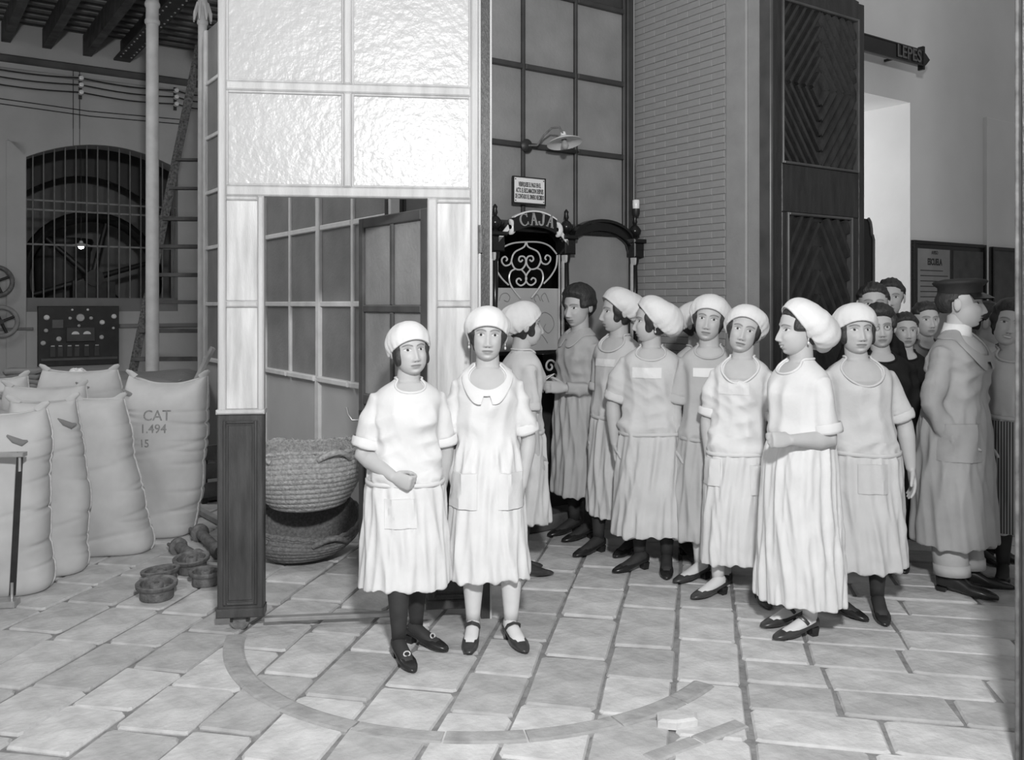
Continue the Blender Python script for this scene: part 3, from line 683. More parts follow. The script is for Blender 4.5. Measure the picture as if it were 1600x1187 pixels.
for k in range(6):
    a = k*math.pi/3+.3; MB().tube([(xm+.05, 1.3, 2.0), (xm+.05+.93*math.cos(a), 1.3, 2.0+.93*math.sin(a))], [.05,.035], 8).build('spoke', IRONB, eng, True)
MB().tube([(xm+.05,1.1,2.0),(xm+.05,1.5,2.0)], .13, 16).build('hub', IRONB, eng, True)
MB().bb(xm-.25, xm+.35, 1.15, 1.45, 0, 1.95).build('pedestal', IRONB, eng)
tk = thing('belt_housing', 'upright dark hopper behind the window bars beside the belt wheel', 'machine', YW, ROT)
MB().lathe([(.30,0),(.30,1.0),(.36,1.4),(.42,2.5),(.43,2.62),(.40,2.62)], 24, Matrix.Translation((wa+.75, 2.2, 0))).build('body', mat('hopper_metal', .09, .6, .3, 4), tk, True)
MB().lathe([(.44,2.55),(.46,2.6),(.44,2.65)], 24, Matrix.Translation((wa+.75, 2.2, 0))).build('rim_band', IRONB, tk, True)
hl = thing('pendant_lamp', 'lit pendant lamp with flat shade glowing behind the window bars', 'lamp', YW, ROT)
xl_, zl_ = yx(141)-.02, yz(141, 379)
MB().lathe([(.02,.06),(.03,.03),(.13,.0),(.13,-.006),(.02,.02)], 20, Matrix.Translation((xl_, .62, zl_)), False).build('shade', ENAMEL, hl, True)
MB().lathe([(.001,-.06),(.03,-.05),(.042,-.02),(.03,.005),(.01,.015)], 14, Matrix.Translation((xl_, .62, zl_))).build('bulb', emit('lit_bulb', 28), hl, True)
MB().tube([(xl_, .62, zl_+.05), (xl_, .62, 4.95)], .005, 6).build('cord', IRONB, hl)
# cornice, ceiling boards, joists
zco = yz(0, 90)
MB().slab(-4, 6, -.06, 0, zco-.05, zco+.05, .02).build('cornice', mat('dark_cornice', .10, .8, .3, 3), yard)
MB().slab(-4, 6, -.05, 0, zco-.17, zco-.13, .01).build('cornice_fillet', mat('pale_cornice', .36, .8, .2, 3), yard)
MB().slab(-4, yx(52), -.03, 0, yz(0,505)-.10, yz(0,505)-.06, .01).build('dado_line', mat('dado_paint', .22, .8, .1, 3), yard)
MB().slab(yx(186), 5, -.03, 0, yz(186,508)-.04, yz(186,508)+.02, .01).build('dado_line', MATS['dado_paint'], yard)
ceil = sroot('ceiling', YW, ROT)
MB().bb(-4, 6, -4.5, 0, 5.42, 5.46).build('ceiling_deck', mat('dark_deck', .05, .9, .4, 3), ceil)  # even dark deck above the spaced boards
y = -.12; kk = 0
BO = [mat('ceiling_board_dark', .075, .85, .5, 4), mat('ceiling_board_pale', .22, .85, .5, 4)]
while y > -4.4:
    w = .10; MB().bb(-4, 6, y-w, y, 5.37 - (.012 if kk % 2 else 0), 5.42).build('ceiling_board', BO[kk % 2], ceil); y -= w + .035; kk += 1
for px, py, w in ((9,66,.055), (73,76,.055), (136,88,.055)):
    x = yx(px); zj = yz(px, py); MB().slab(x-w, x+w, -4.5, .0, zj, 5.37, .01).build('joist', WOODOLD, ceil)
x = yx(196)-.05; zj = yz(196, 97)
m = MB(); m.bb(x-.11, x+.11, -4.5, .0, zj, zj+.03).bb(x-.02, x+.02, -4.5, 0, zj+.03, 5.37); m.build('girder', mat('girder_iron', .06, .6, .3, 5), ceil)
for i in range(22):
    for s_ in (-.07, .07): MB().lathe([(.014,0),(.012,.010),(.004,.014)], 6, Matrix.Translation((x+s_, -.3-i*.17, zj)) @ Matrix.Rotation(math.pi, 4, 'X')).build('rivet', STEEL, ceil)
for px in (330, 420):
    x = yx(px); MB().slab(x-.055, x+.055, -4.5, 0, 5.12, 5.37, .01).build('joist', WOODOLD, ceil)
struct(MB().bb(-.2, 0, 0, 14, 0, 5.5).build('wall_left', PLASTERY, None, loc=(YW - V*3.9), rz=ROT + math.pi))

# ------------------------------------------------------------------ wires and insulators on the yard wall
for i, py in enumerate((108, 119, 131)):
    pts = []
    for px in (-60, 125, 273, 330):
        x = yx(px); z_ = yz(0, py) ; pts.append((x, -.10, z_))
    full = []
    for a, b in zip(pts, pts[1:]):
        for k in range(8):
            t = k/8; full.append((a[0]+(b[0]-a[0])*t, -.10, a[2] - .035*math.sin(math.pi*t)))
    full.append(pts[-1])
    tag(MB().tube(full, .009, 6).build('wire', IRONB, None, loc=YW, rz=ROT), ('top', 'middle', 'lowest')[i] + ' of the three thick black wires strung between insulators on the yard wall', 'wire', 'thick wires on the yard wall')
for i, py in enumerate((155, 163)):
    tag(MB().tube([(yx(-60), -.02, yz(0,py)+.02), (yx(140), -.02, yz(0,py)-.03), (yx(280), -.02, yz(0,py)+.0)], .006, 6).build('thin_wire', IRONB, None, loc=YW, rz=ROT), ('upper' if i == 0 else 'lower') + ' of two thin cables running above the arched window', 'wire', 'thin cables above the window')
for i, px in enumerate((114, 124)):
    tag(MB().tube([(yx(px), -.018, yz(px,110)), (yx(px), -.018, az_((yx(px)-wa)/(wb-wa))), ], .005, 6).build('drop_wire', IRONB, None, loc=YW, rz=ROT), ('thin vertical cable dropping to the arched window just beside the insulator rack' if i else 'thin vertical cable dropping to the window, farther from the ladder than its twin'), 'wire', 'drop cables')
for px, lb in ((125, 'rack of three insulators above the arched window'), (273, 'rack of three insulators beside the leaning ladder')):
    t = thing('insulator_rack', lb, 'insulator', YW, ROT, 'insulator racks'); x = yx(px)
    zz = [yz(0, py)+.0 for py in (108, 119, 131)]
    MB().bb(x-.02, x+.02, -.03, 0, zz[2]-.08, zz[0]+.06).build('bracket', IRONB, t)
    for z_ in zz: MB().lathe([(.018,0),(.034,.02),(.038,.04),(.028,.055),(.034,.075),(.03,.095),(.012,.10)], 12, Matrix.Translation((x, -.03, z_+.0)) @ Matrix.Rotation(math.pi/2, 4, 'X')).build('insulator', PORC, t, True)
# iron columns
for px, Y, lb, ztp in ((238, 10.0, 'slender white cast iron column rising behind the sacks', 5.4), (316.5, 9.75, 'slender white cast iron column against the corner of the glazed office', 5.4)):
    r = .069 if px < 300 else .05; zr = HC + (HZ-20)/F*Y
    t = thing('iron_column', lb, 'column', (XofY(px, Y), Y, 0), 0, 'iron columns')
    MB().lathe([(r*1.9,0),(r*1.9,.06),(r*1.4,.14),(r*1.15,.22),(r*1.05,.3),(r,3.0),(r*.95,zr-.12)], 20).build('shaft', IRONW, t, True)
    MB().lathe([(r*.95,zr-.14),(r*1.18,zr-.12),(r*1.18,zr-.09),(r,zr-.07),(r*.98,zr+.05),(r*1.2,zr+.07),(r*1.2,zr+.1),(r,zr+.13),(r*1.0,zr+.3),(r*1.6,ztp-.1),(r*1.6,ztp)], 20).build('capital', IRONW, t, True)
    if px > 300:
        for k in range(8):
            a = k*math.pi/4; MB().tube([(r*math.cos(a), r*math.sin(a), zr+.1), (r*1.7*math.cos(a), r*1.7*math.sin(a), zr-.02), (r*1.9*math.cos(a), r*1.9*math.sin(a), zr-.10)], [.02,.022,.008], 6).build('leaf_ornament', IRONW, t, True)
# ------------------------------------------------------------------ sacks
def sack(label, px, py, w, h, dep=.36, rz=0.0, lean=(0,0), seed=1, tie=None, text=False, ears=True, m=None, drop=(0,0), seamside=1, taper=0.0):
    r = np.random.default_rng(seed); base = G(px, py); m = m or BURLAP
    n, rows = 72, 110; R = []
    for i in range(rows):
        t = i/(rows-1); z = h*t
        # half width and half depth
        edge = math.sqrt(max(0, 1-(1-min(t/.09, 1))**2)); a = w/2*(.80+.20*edge) * (1 + .05*math.sin(math.pi*t*1.1)); b_ = dep/2*(.72+.28*edge)*(1-.10*t)*(1+.06*math.sin(5*t+seed)); a *= (1 - taper*t)*(1+.025*math.sin(7*t+seed*1.3))
        if t > .84:
            k = (t-.84)/.16; b_ *= math.sqrt(max(.004, 1-k*k)); a *= 1 - .13*k*k*(0 if ears else 1) - .05*k*k
        ph = np.linspace(0, 2*math.pi, n, endpoint=False); c, s_ = np.cos(ph), np.sin(ph); e = 2/3.0
        x = a*np.sign(c)*np.abs(c)**e; y = b_*np.sign(s_)*np.abs(s_)**.85
        gr = lambda v, k: -np.exp(-(np.sin(v)/k)**2)
        ed = sstep(.15, .95, np.abs(x)/(w/2)); mid = sstep(.05,.13,t)*(1-sstep(.82,.93,t))
        wr = (.013*gr(z*11+seed*2+x*2+1.2*np.sin(z*5+seed), .16)*ed*(.5+.5*np.sin(z*6+seed)) + .008*gr(z*26+seed+x*4*np.sin(seed)+1.5*np.sin(z*7), .25)*ed + .010*gr(z*7.3+seed*1.7-x*1.5, .10)*(.4+.6*np.sin(x*7+seed)**2))*mid + .006*np.sin(x*11+z*8+seed) + .005*np.sin(z*17-x*13+seed*2)
        sc = 1 + wr/np.maximum(.08, np.hypot(x, y)); x = x*sc; y = y*sc
        bul = .012*np.sin(z*7+seed+3*x) ; y = y + bul*np.sign(s_)*np.abs(s_)
        zz = np.full(n, z)
        if ears and t > .8: zz = zz + .035*((t-.8)/.2)**2*(np.abs(x)/(w/2))**3 - .03*((t-.8)/.2)*np.cos(x/(w/2)*1.5)*.4
        zz = zz - (t**3)*(drop[0]*(x/(w/2)) )
        x = x + lean[0]*t*h; y = y + lean[1]*t*h
        R.append(np.stack([x, y, zz], 1))
    R = np.array(R); mb = MB().rings(R); me = mb.mesh('sack_body'); me.materials.append(m); smooth_mesh(me, 180)
    t = thing('grain_sack', label, 'sack', (base.x, base.y, 0), rz, 'burlap sacks in the yard')
    link('sack_body', me, t)
    k = 0 if seamside > 0 else n//2
    MB().tube([tuple(R[i][k] + np.array([.004*seamside,-.003,0])) for i in range(1, rows-1)], .006, 6).build('side_seam', CORD, t, True)
    top = R[-1]; xs = np.linspace(top[:,0].min()+.01, top[:,0].max()-.01, 14); zc = [top[np.argmin(np.abs(top[:,0]-x)), 2] for x in xs]
    MB().tube([(x, top[:,1].mean(), z+.002) for x, z in zip(xs, zc)], .008, 6).build('top_seam', m, t, True)
    if ears:
        for j in (0, -1):
            d = -1 if j == 0 else 1
            MB().tube([(xs[j]-d*.03, top[:,1].mean(), zc[j]-.02), (xs[j]+d*.005, top[:,1].mean()-.005, zc[j]+.015), (xs[j]+d*.03, top[:,1].mean()-.012, zc[j]+.03)], [(.03,.022),(.02,.014),(.010,.006)], 8).build('corner_ear', m, t, True)
    bv = bvh_of(me)
    if tie:
        hit = bv.ray_cast(Vector((tie[0], -1.2, tie[1])), Vector((0,1,0)))[0]
        if hit:
            MB().tube([hit + Vector((-.045,.0,.025)), hit + Vector((-.01,-.014,.0)), hit + Vector((.03,-.01,-.02)), hit + Vector((.055,.0,-.012))], [(.005,.005),(.016,.010),(.018,.010),(.006,.005)], 8).build('darned_patch', BURLAPD, t, True)
    if text:
        for s_, x, z, sz in (('CAT', .02, h*.80, .10), ('1.494', .0, h*.715, .085), ('15', -.06, h*.62, .075)):
            tm = text_mesh(s_, sz, extrude=0, offset=.001, xs=.95)
            for v in tm.vertices:
                q = Vector((v.co.x + x + lean[0]*z, -1.5, v.co.z + z)); hh = bv.ray_cast(q, Vector((0,1,0)))[0]
                v.co = (hh + Vector((0,-.0025,0))) if hh else Vector((q.x, -dep/2, q.z))
            tm.materials.append(INKS); link('stencil_lettering', tm, t)
    return t
sack('big upright burlap sack stencilled CAT with numbers, standing beside the gate', 254, 833, .47, 1.05, .40, math.radians(-4), (.02,.04), 3, (-.20,.99), True, taper=-.26)
sack('leaning burlap sack with a wide creased foot, second from the stencilled one', 172, 862, .53, .99, .38, math.radians(12), (-.09,.07), 5, None, taper=.40)
sack('burlap sack with a pale side seam, behind the metal sack truck, not strapped by it', 78, 893, .44, 1.02, .34, math.radians(30), (-.03,.03), 8, (.08,.90), taper=.12)
sack('burlap sack resting against the upright bar of the metal sack truck', 8, 925, .46, .99, .38, math.radians(26), (-.02,.05), 11, (.06,.86))
sack('burlap sack standing in the second row, its plain top above the seamed sack', 66, 826, .60, 1.00, .32, math.radians(4), (0,.05), 14, (.02,.5))
sack('burlap sack with eared corners and a dark darned patch, before the pile of folded sacks', 125, 800, .62, 1.085, .34, math.radians(3), (0,.0), 17, (.07,.985))
sack('burlap sack standing at the end of the second row, farthest from the gate', -8, 800, .50, 1.03, .32, math.radians(6), (0,.0), 21, (.12,.9))

# pile of folded sacks on a low table, paper, spare pile
tb = P(165, 475, 8.45); tbl = thing('sack_table', 'low timber table covered with a burlap sheet behind the standing sacks', 'table', (tb.x, tb.y, 0), ROT*.35)
MB().slab(-.72, .72, -.7, .7, .86, .90, .01).build('table_top', WOODGREY, tbl)
for sx in (-1, 1):
    for sy in (-1, 1): MB().bb(sx*.62-.04, sx*.62+.04, sy*.6-.04, sy*.6+.04, 0, .86).build('leg', WOODGREY, tbl)
n = 24; R = []
g = MB(); vv = []; 
for i in range(n+1):
    for j in range(n+1):
        x = -.80 + 1.6*i/n; y = -.78 + 1.5*j/n; e = max(0, abs(x)-.70)*1.2 + max(0, abs(y)-.66)*1.2
        vv.append((x, y, .925 + .008*math.sin(x*9+y*4) + .006*math.sin(y*17-x*3) - e*.6))
g.add(vv + [(x, y, z-.018) for x, y, z in vv], [(i*(n+1)+j, (i+1)*(n+1)+j, (i+1)*(n+1)+j+1, i*(n+1)+j+1) for i in range(n) for j in range(n)] + [((n+1)**2+i*(n+1)+j+1, (n+1)**2+(i+1)*(n+1)+j+1, (n+1)**2+(i+1)*(n+1)+j, (n+1)**2+i*(n+1)+j) for i in range(n) for j in range(n)])
tag(g.build('burlap_sheet', BURLAPD, None, True, loc=(tb.x, tb.y, 0), rz=ROT*.35), 'burlap sheet spread flat over the low table behind the sacks', 'sheet')
c = P(122, 573, 8.05); mb = MB(); r_ = np.random.default_rng(4); ns = 12; R = []
for i in range(9):
    th = math.pi*(i+.3)/9.6; R.append([(.075*math.sin(th)*math.cos(a)*(1+.35*r_.uniform(-1,1)), .06*math.sin(th)*math.sin(a)*(1+.35*r_.uniform(-1,1)), -.045*math.cos(th)*(1+.3*r_.uniform(-1,1))) for a in np.linspace(0, 2*math.pi, ns, endpoint=False)])
tag(mb.rings(R).build('crumpled_paper', PAPER, None, loc=(c.x, c.y, .98)), 'crumpled white paper lying on the burlap covered table', 'paper')
pl = P(35, 475, 7.42)
for i in range(4):
    R = []; w_, d_ = .17 - .01*i, .13
    for k, (s_, z_) in enumerate(((.9,0),(1,.012),(1,.03),(.92,.042))):
        ph = np.linspace(0, 2*math.pi, 28, endpoint=False); c_, s2 = np.cos(ph), np.sin(ph)
        R.append([(w_*s_*np.sign(a)*abs(a)**.4 + .01*math.sin(3*i+b*4), d_*s_*np.sign(b)*abs(b)**.4, .90 + i*.041 + z_ + .006*math.sin(a*5+i)) for a, b in zip(c_, s2)])
    tag(MB().rings(R).build('folded_sack', BURLAPD, None, True, loc=(pl.x, pl.y, 0), rz=.2+.1*i), ('folded empty sack at the bottom of the little stack', 'second folded empty sack from the bottom of the stack', 'third folded empty sack from the bottom of the stack', 'topmost folded empty sack of the little stack')[i], 'sack', 'folded empty sacks')
st = thing('sack_stand', 'plain timber stand under the little stack of folded sacks', 'stand', (pl.x, pl.y, 0), .2)
MB().bb(-.2, .2, -.14, .14, .86, .90).build('top', WOODGREY, st)
for sx in (-1,1):
    for sy in (-1,1): MB().bb(sx*.17-.02, sx*.17+.02, sy*.11-.02, sy*.11+.02, 0, .86).build('leg', WOODGREY, st)

# metal sack truck at the edge
tr0 = G(20, 947); trk = thing('sack_truck', 'metal sack truck with a flat upright bar and toe plate holding a burlap sack', 'trolley', (tr0.x, tr0.y, 0), math.radians(8))
zt = .80
for x in (0.0, -.42):
    MB().tube([(x, .03, .05), (x+.012, .035, zt)], .5, 4).build('upright', IRONB, trk) if False else MB().box((x+.006, .03, .43), (.030, .010, .76), Matrix.Rotation(.05, 3, 'Y')).build('upright', IRONB, trk)
    MB().tube([(x-.014, .022, .03), (x-.012, .022, .12)], .008, 8).build('bolt', STEEL, trk); MB().tube([(x+.026, .022, zt-.09), (x+.026, .022, zt+.0)], .008, 8).build('bolt', STEEL, trk)
MB().slab(-.50, .05, .0, .06, zt-.012, zt+.01, .004).build('top_bar', STEEL, trk)
MB().slab(-.52, .02, -.04, .05, .0, .035, .006).build('toe_plate', STEEL, trk)

# ------------------------------------------------------------------ flanged wheels and shafts on the paving
def wheel(px, py, rad, h, tilt, label, ax=0, dish=True):
    c = G(px, py); t = thing('flanged_wheel', label, 'wheel', (c.x, c.y, 0), ax, 'cast iron wheels on the paving')
    M = Matrix.Rotation(tilt, 4, 'X'); lift = rad*abs(math.sin(tilt))
    M = Matrix.Translation((0,0,lift*.82)) @ M
    MB().lathe([(rad*.80,0),(rad*.82,.004),(rad*.82,h*.58),(rad*1.0,h*.74),(rad*1.02,h*.95),(rad*.98,h),(rad*.80,h*.93),(rad*.76,h*.55),(rad*.35,h*.45),(rad*.30,h*.2),(rad*.30,0)], 36, M, False).build('rim', IRON, t, True)
    MB().lathe([(rad*.13,0),(rad*.33,0),(rad*.33,h*.85),(rad*.26,h*.95),(rad*.14,h*.95),(rad*.13,0)], 24, M, False).build('hub', IRON, t, True)
    for k in range(4):
        a = k*math.pi/2+.5; MB().lathe([(.010,h*.42),(.010,h*.56),(.004,h*.58)], 8, M @ Matrix.Translation((rad*.55*math.cos(a), rad*.55*math.sin(a), 0))).build('bolt', IRONB, t, True)
wheel(245, 934, .108, .085, .07, 'flanged iron wheel with a raised hub, in front of its dished twin', .2)
wheel(252, 912, .106, .080, -.10, 'flanged iron wheel behind the one with the raised hub', 1.2)
wheel(300, 893, .105, .085, .10, 'flanged iron wheel lying at the end of the jointed shaft', -.3)
wheel(322, 912, .095, .080, .0, 'flanged iron wheel tucked against the foot of the gate', .1)
def shaft(p0, p1, label, r):
    d = (p1-p0); L = d.length; t = thing('jointed_shaft', label, 'shaft', (p0.x, p0.y, 0), math.atan2(d.y, d.x), 'iron shafts on the paving')
    z0, z1 = p0.z, p1.z; q = lambda s_: (L_*s_, 0, z0+(z1-z0)*s_); L_ = math.hypot(d.x, d.y)
    MB().tube([q(.12), q(.80)], r, 14).build('tube', IRON, t, True)
    MB().tube([q(.10), q(.13), q(.17), q(.19)], [r*1.1, r*1.75, r*1.75, r*1.1], 16).build('flange', IRON, t, True)
    MB().tube([q(.74), q(.77), q(.82), q(.86)], [r*1.1, r*1.6, r*1.6, r*1.2], 16).build('flange', IRON, t, True)
    for s_ in (-1, 1): MB().tube([(q(.1)[0], s_*r*.9, q(.1)[2]), (q(-.02)[0], s_*r*1.0, q(-.02)[2]+.004)], [r*.45, r*.35], 8).build('fork', IRON, t, True)
    MB().tube([q(.86), q(1.0)], [r*.8, r*.6], 12).build('spigot', IRON, t, True)
a = G(272, 862); b = G(318, 888); a.z = .05; b.z = .045; shaft(a, b, 'short iron shaft with a forked end lying by the flanged wheels', .033)
a = G(306, 840); b = G(352, 882); a.z = .06; b.z = .05; shaft(a, b, 'iron shaft reaching behind the gate from the foot of the stencilled sack', .034)

# ------------------------------------------------------------------ baskets inside the wicket
def coil_tube(name, pts, r, m, parent): return MB().tube(pts, r, 7, caps=False).build(name, m, parent, True)
def basket(label, c, rad, h, m, tilt=(0,0), squash=0.0, rows=11, fringe=False, droop=0.0, group='esparto baskets'):
    t = thing('esparto_basket', label, 'basket', c, 0.0, group); n = 40
    Rm = Matrix.Rotation(tilt[0], 3, 'X') @ Matrix.Rotation(tilt[1], 3, 'Y')
    def pt(k, a, dr=0.0):
        f = k; rr = rad*(.60 + .40*min(1, f*1.7)**.6) + dr; z = h*f
        z = z + droop*f*math.cos(a*1.0 - 2.2) + .012*f*math.sin(3*a); rr = rr*(1 + squash*math.cos(2*a)*f)
        return Rm @ Vector((rr*math.cos(a), rr*math.sin(a), z))
    body = MB(); A = np.linspace(0, 2*math.pi, n, endpoint=False); Rg = []
    body.rings([[tuple(pt(0, a)*0 + Rm @ Vector((rad*s_*math.cos(a), rad*s_*math.sin(a), 0.004))) for a in A] for s_ in (.02, .58)], False)
    prof = []
    for i in range(rows*6+1):
        k = i/(rows*6); prof.append([tuple(pt(k, a, .007*abs(math.sin(math.pi*k*rows)))) for a in A])
    for i in range(rows, -1, -1): prof.append([tuple(pt(i/rows, a, -.012)) for a in A])
    body.rings(prof, False); body.build('woven_body', m, t, True)
    coil_tube('rim_braid', [tuple(pt(1.0, a) + Vector((0,0,.004*math.sin(a*30)))) for a in np.linspace(0, 2*math.pi, 121)], .013, m, t)
    for s_ in ((-1.15, -.55), (2.0, 2.6), (-2.6, -2.0)):
        a0_, a1_ = s_; pts = []
        for k in range(9):
            u = k/8; a = a0_ + (a1_-a0_)*u; q = pt(.97, a, .016 + .03*math.sin(math.pi*u)); q.z += .05*math.sin(math.pi*u) - .03; pts.append(tuple(q))
        MB().tube(pts, [.015,.017,.018,.018,.018,.018,.018,.017,.015], 8).build('handle', m, t, True)
    if fringe:
        fr = MB(); rr_ = random.Random(3)
        for k in range(230):
            a = rr_.uniform(0, 2*math.pi); p = pt(1.0, a, rr_.uniform(-.012,.012)); d = Vector((rr_.uniform(-.03,.03), rr_.uniform(-.03,.03), rr_.uniform(-.01,.03)))
            fr.tube([p, p+d], [.0035,.0015], 3)
        o = fr.build('frayed_fringe', m, t); o['kind'] = 'stuff'
    return t
c1 = G(474, 872); bc = Vector((c1.x, c1.y+.02, 0))
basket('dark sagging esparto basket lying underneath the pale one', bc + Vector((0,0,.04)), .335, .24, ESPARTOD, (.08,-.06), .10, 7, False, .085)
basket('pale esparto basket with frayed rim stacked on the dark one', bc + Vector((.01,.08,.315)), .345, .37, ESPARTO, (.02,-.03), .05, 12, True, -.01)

# ------------------------------------------------------------------ ladder, broom handle, switchboard, pulleys, planks
LY = 10.62; lc = XofY(322, LY); lad = thing('tapered_ladder', 'old tapered wooden ladder with wide flat treads leaning in the yard', 'ladder', (lc, LY, 0), math.radians(4))
zt_ = HC + (HZ-66)/F*LY; xt_ = XofY(308, LY)-lc; xb_ = XofY(222, LY)-lc; zb2 = HC + (HZ-560)/F*LY; sl = (xt_-xb_)/(zt_-zb2); x0b = xb_ - sl*zb2
for s_ in (1, -1):
    MB().tube([(s_*x0b, -.25, 0), (s_*xt_, .12, zt_)], [(.052,.03),(.052,.03)], 4, up=(1,.0,0)).build('stile', mat('worn_ladder_wood', .13, .8, .8, 40, .3, 60), lad)
for py in (343, 386, 430, 472, 516, 559, 603, 647, 690):
    z = HC + (HZ-py)/F*LY; xx = x0b + sl*z; y = -.25 + .37*z/zt_
    MB().slab(xx, -xx, y-.07, y+.05, z-.022, z+.022, .004).build('tread', WOODOLD, lad)
for py in (250, 295):
    z = HC + (HZ-py)/F*LY; xx = x0b + sl*z; y = -.25 + .37*z/zt_; MB().slab(xx, -xx, y-.05, y+.04, z-.015, z+.015, .004).build('tread', WOODOLD, lad)
bh0, bh1 = P(303, 600, 6.35), P(333, 543, 6.6)
foot = Vector((XofY(297, 6.75), 6.75, 0.0)); bh0 = Vector((XofY(303, 6.72), 6.72, HC+(HZ-600)/F*6.72)); bh1 = Vector((XofY(333, 6.62), 6.62, HC+(HZ-543)/F*6.62))
tag(MB().tube([foot, bh1], .5, 4).build('x', WOODGREY, None) if False else MB().tube([foot, bh0, bh1], [(.022,.010)]*3, 4).build('wooden_slat', mat('pale_slat', .45, .7, .2, 10), None), 'pale wooden slat leaning between the stencilled sack and the gate', 'slat')
# switchboard on the yard wall
sb = thing('switchboard', 'black slate switchboard with porcelain fuses and dial gauges on the yard wall', 'switchboard', YW, ROT)
sx0, sx1 = yx(58), yx(184); sz1, sz0 = yz(58, 478), yz(58, 572); ys = -.09
MB().slab(sx0, sx1, ys, ys+.03, sz0, sz1, .005).build('slate_panel', SLATE, sb)
MB().bb(sx0, sx0+.04, ys+.03, 0, sz0, sz1).build('stand_off', IRONB, sb); MB().bb(sx1-.04, sx1, ys+.03, 0, sz0, sz1).build('stand_off', IRONB, sb)
def sbp(cx, cy): return sx0 + (sx1-sx0)*(cx-100)/1330, sz1 - (sz1-sz0)*(cy-75)/945
for cx, cy, r in ((235,255,.036),(1340,245,.034),(1140,340,.034),(225,460,.026),(180,655,.032),(430,595,.034),(1130,580,.030),(645,135,.016),(900,135,.018),(610,270,.022),(955,270,.024),(755,390,.02),(1330,435,.018)):
    x, z = sbp(cx, cy); m_ = PORC if r > .03 and cy < 420 or r < .019 else IRONW
    MB().lathe([(r,0),(r*1.05,.012),(r*.75,.03),(r*.35,.034),(r*.3,.024)], 16, Matrix.Translation((x, ys, z)) @ Matrix.Rotation(math.pi/2, 4, 'X')).build('porcelain_fuse', m_, sb, True)
x, z = sbp(775, 260); MB().lathe([(.055,0),(.058,.03),(.05,.04),(.0485,.034),(.001,.034)], 24, Matrix.Translation((x, ys, z)) @ Matrix.Rotation(math.pi/2, 4, 'X')).build('round_gauge', STEEL, sb, True)
xa, za = sbp(545, 415); xb, zb = sbp(1010, 640); MB().slab(xa, xb, ys-.05, ys, zb, za, .006).build('meter_case', mat('meter_case', .07, .4, .2, 6), sb)
for cx in (690, 880):
    x, z = sbp(cx, 525); MB().prism([(x + .05*math.cos(a), z + .042*math.sin(a)) for a in np.linspace(math.pi, 0, 12)], -.052+ys, ys-.046).build('meter_window', PORC, sb)
xa, za = sbp(320, 290); xb, zb = sbp(500, 425); MB().slab(xa, xb, ys-.02, ys, zb, za, .004).build('terminal_box', mat('terminal_box', .13, .5, .2, 6), sb)
for i, cx in enumerate((330, 450, 600, 720, 880, 1050)):
    xa, za = sbp(cx-45, 705 + 12*(i % 2)); xb, zb = sbp(cx+45, 880); MB().slab(xa, xb, ys-.018, ys, zb, za, .004).build('knife_switch', mat('switch_base', .055, .5, .3, 6), sb)
    xa, za = sbp(cx-30, 695); xb, zb = sbp(cx+30, 715); MB().bb(xa, xb, ys-.03, ys-.012, zb, za).build('switch_handle', STEEL, sb)
xa, za = sbp(150, 900); xb, zb = sbp(1400, 935); MB().bb(xa, xb, ys-.014, ys, zb, za).build('bus_bar', mat('bus_bar', .10, .4, .2, 6), sb)
# pulleys at the left edge
for px, py, ro, m_, lb in ((0, 502, .19, WOODGREY, 'pale rimmed wooden pulley wheel beside the switchboard'), (-8, 440, .19, IRON, 'dark hoop hanging on the wall above the pale rimmed pulley')):
    x, z = yx(px), yz(px, py); t = thing('pulley_wheel', lb, 'pulley', YW, ROT, 'pulleys')
    MB().tube([(x+ro*math.cos(a), -.16, z+ro*math.sin(a)) for a in np.linspace(0, 2*math.pi, 33)], .03, 8, caps=False).build('rim', m_, t, True)
    MB().tube([(x,-.22,z),(x,-.0,z)], .03, 12).build('axle', IRONB, t, True)
    for k in range(4):
        a = k*math.pi/2+.4; MB().tube([(x,-.16,z),(x+ro*math.cos(a),-.16,z+ro*math.sin(a))], .018, 8).build('spoke', IRONB, t, True)
# planks and a dark crate between sack and gate
p0, p1 = G(300, 800), G(352, 828)
tag(MB().box((0,0,.03), (.05, .62, .035)).build('plank', WOODGREY, None, loc=((p0.x+p1.x)/2, (p0.y+p1.y)/2+.03, .0), rz=math.radians(38)), 'short plank lying on the floor between the sack and the gate', 'plank')
cr = G(338, 778); ct = thing('dark_crate', 'dark slatted crate standing behind the foot of the gate', 'crate', (cr.x+.05, cr.y, 0), ROT)
for i in range(3): MB().slab(-.2, .2, -.16, -.14, .05+i*.15, .17+i*.15, .004).build('slat', WOODOLD, ct); MB().slab(-.2, -.18, -.14, .14, .05+i*.15, .17+i*.15, .004).build('slat', WOODOLD, ct)
for sx in (-1,1):
    for sy in (-1,1): MB().bb(sx*.18-.02, sx*.18+.02, sy*.12-.02, sy*.12+.02, 0, .5).build('corner_post', IRONB, ct)
MB().bb(-.19,.19,-.13,.13,.02,.05).build('bottom', WOODOLD, ct)
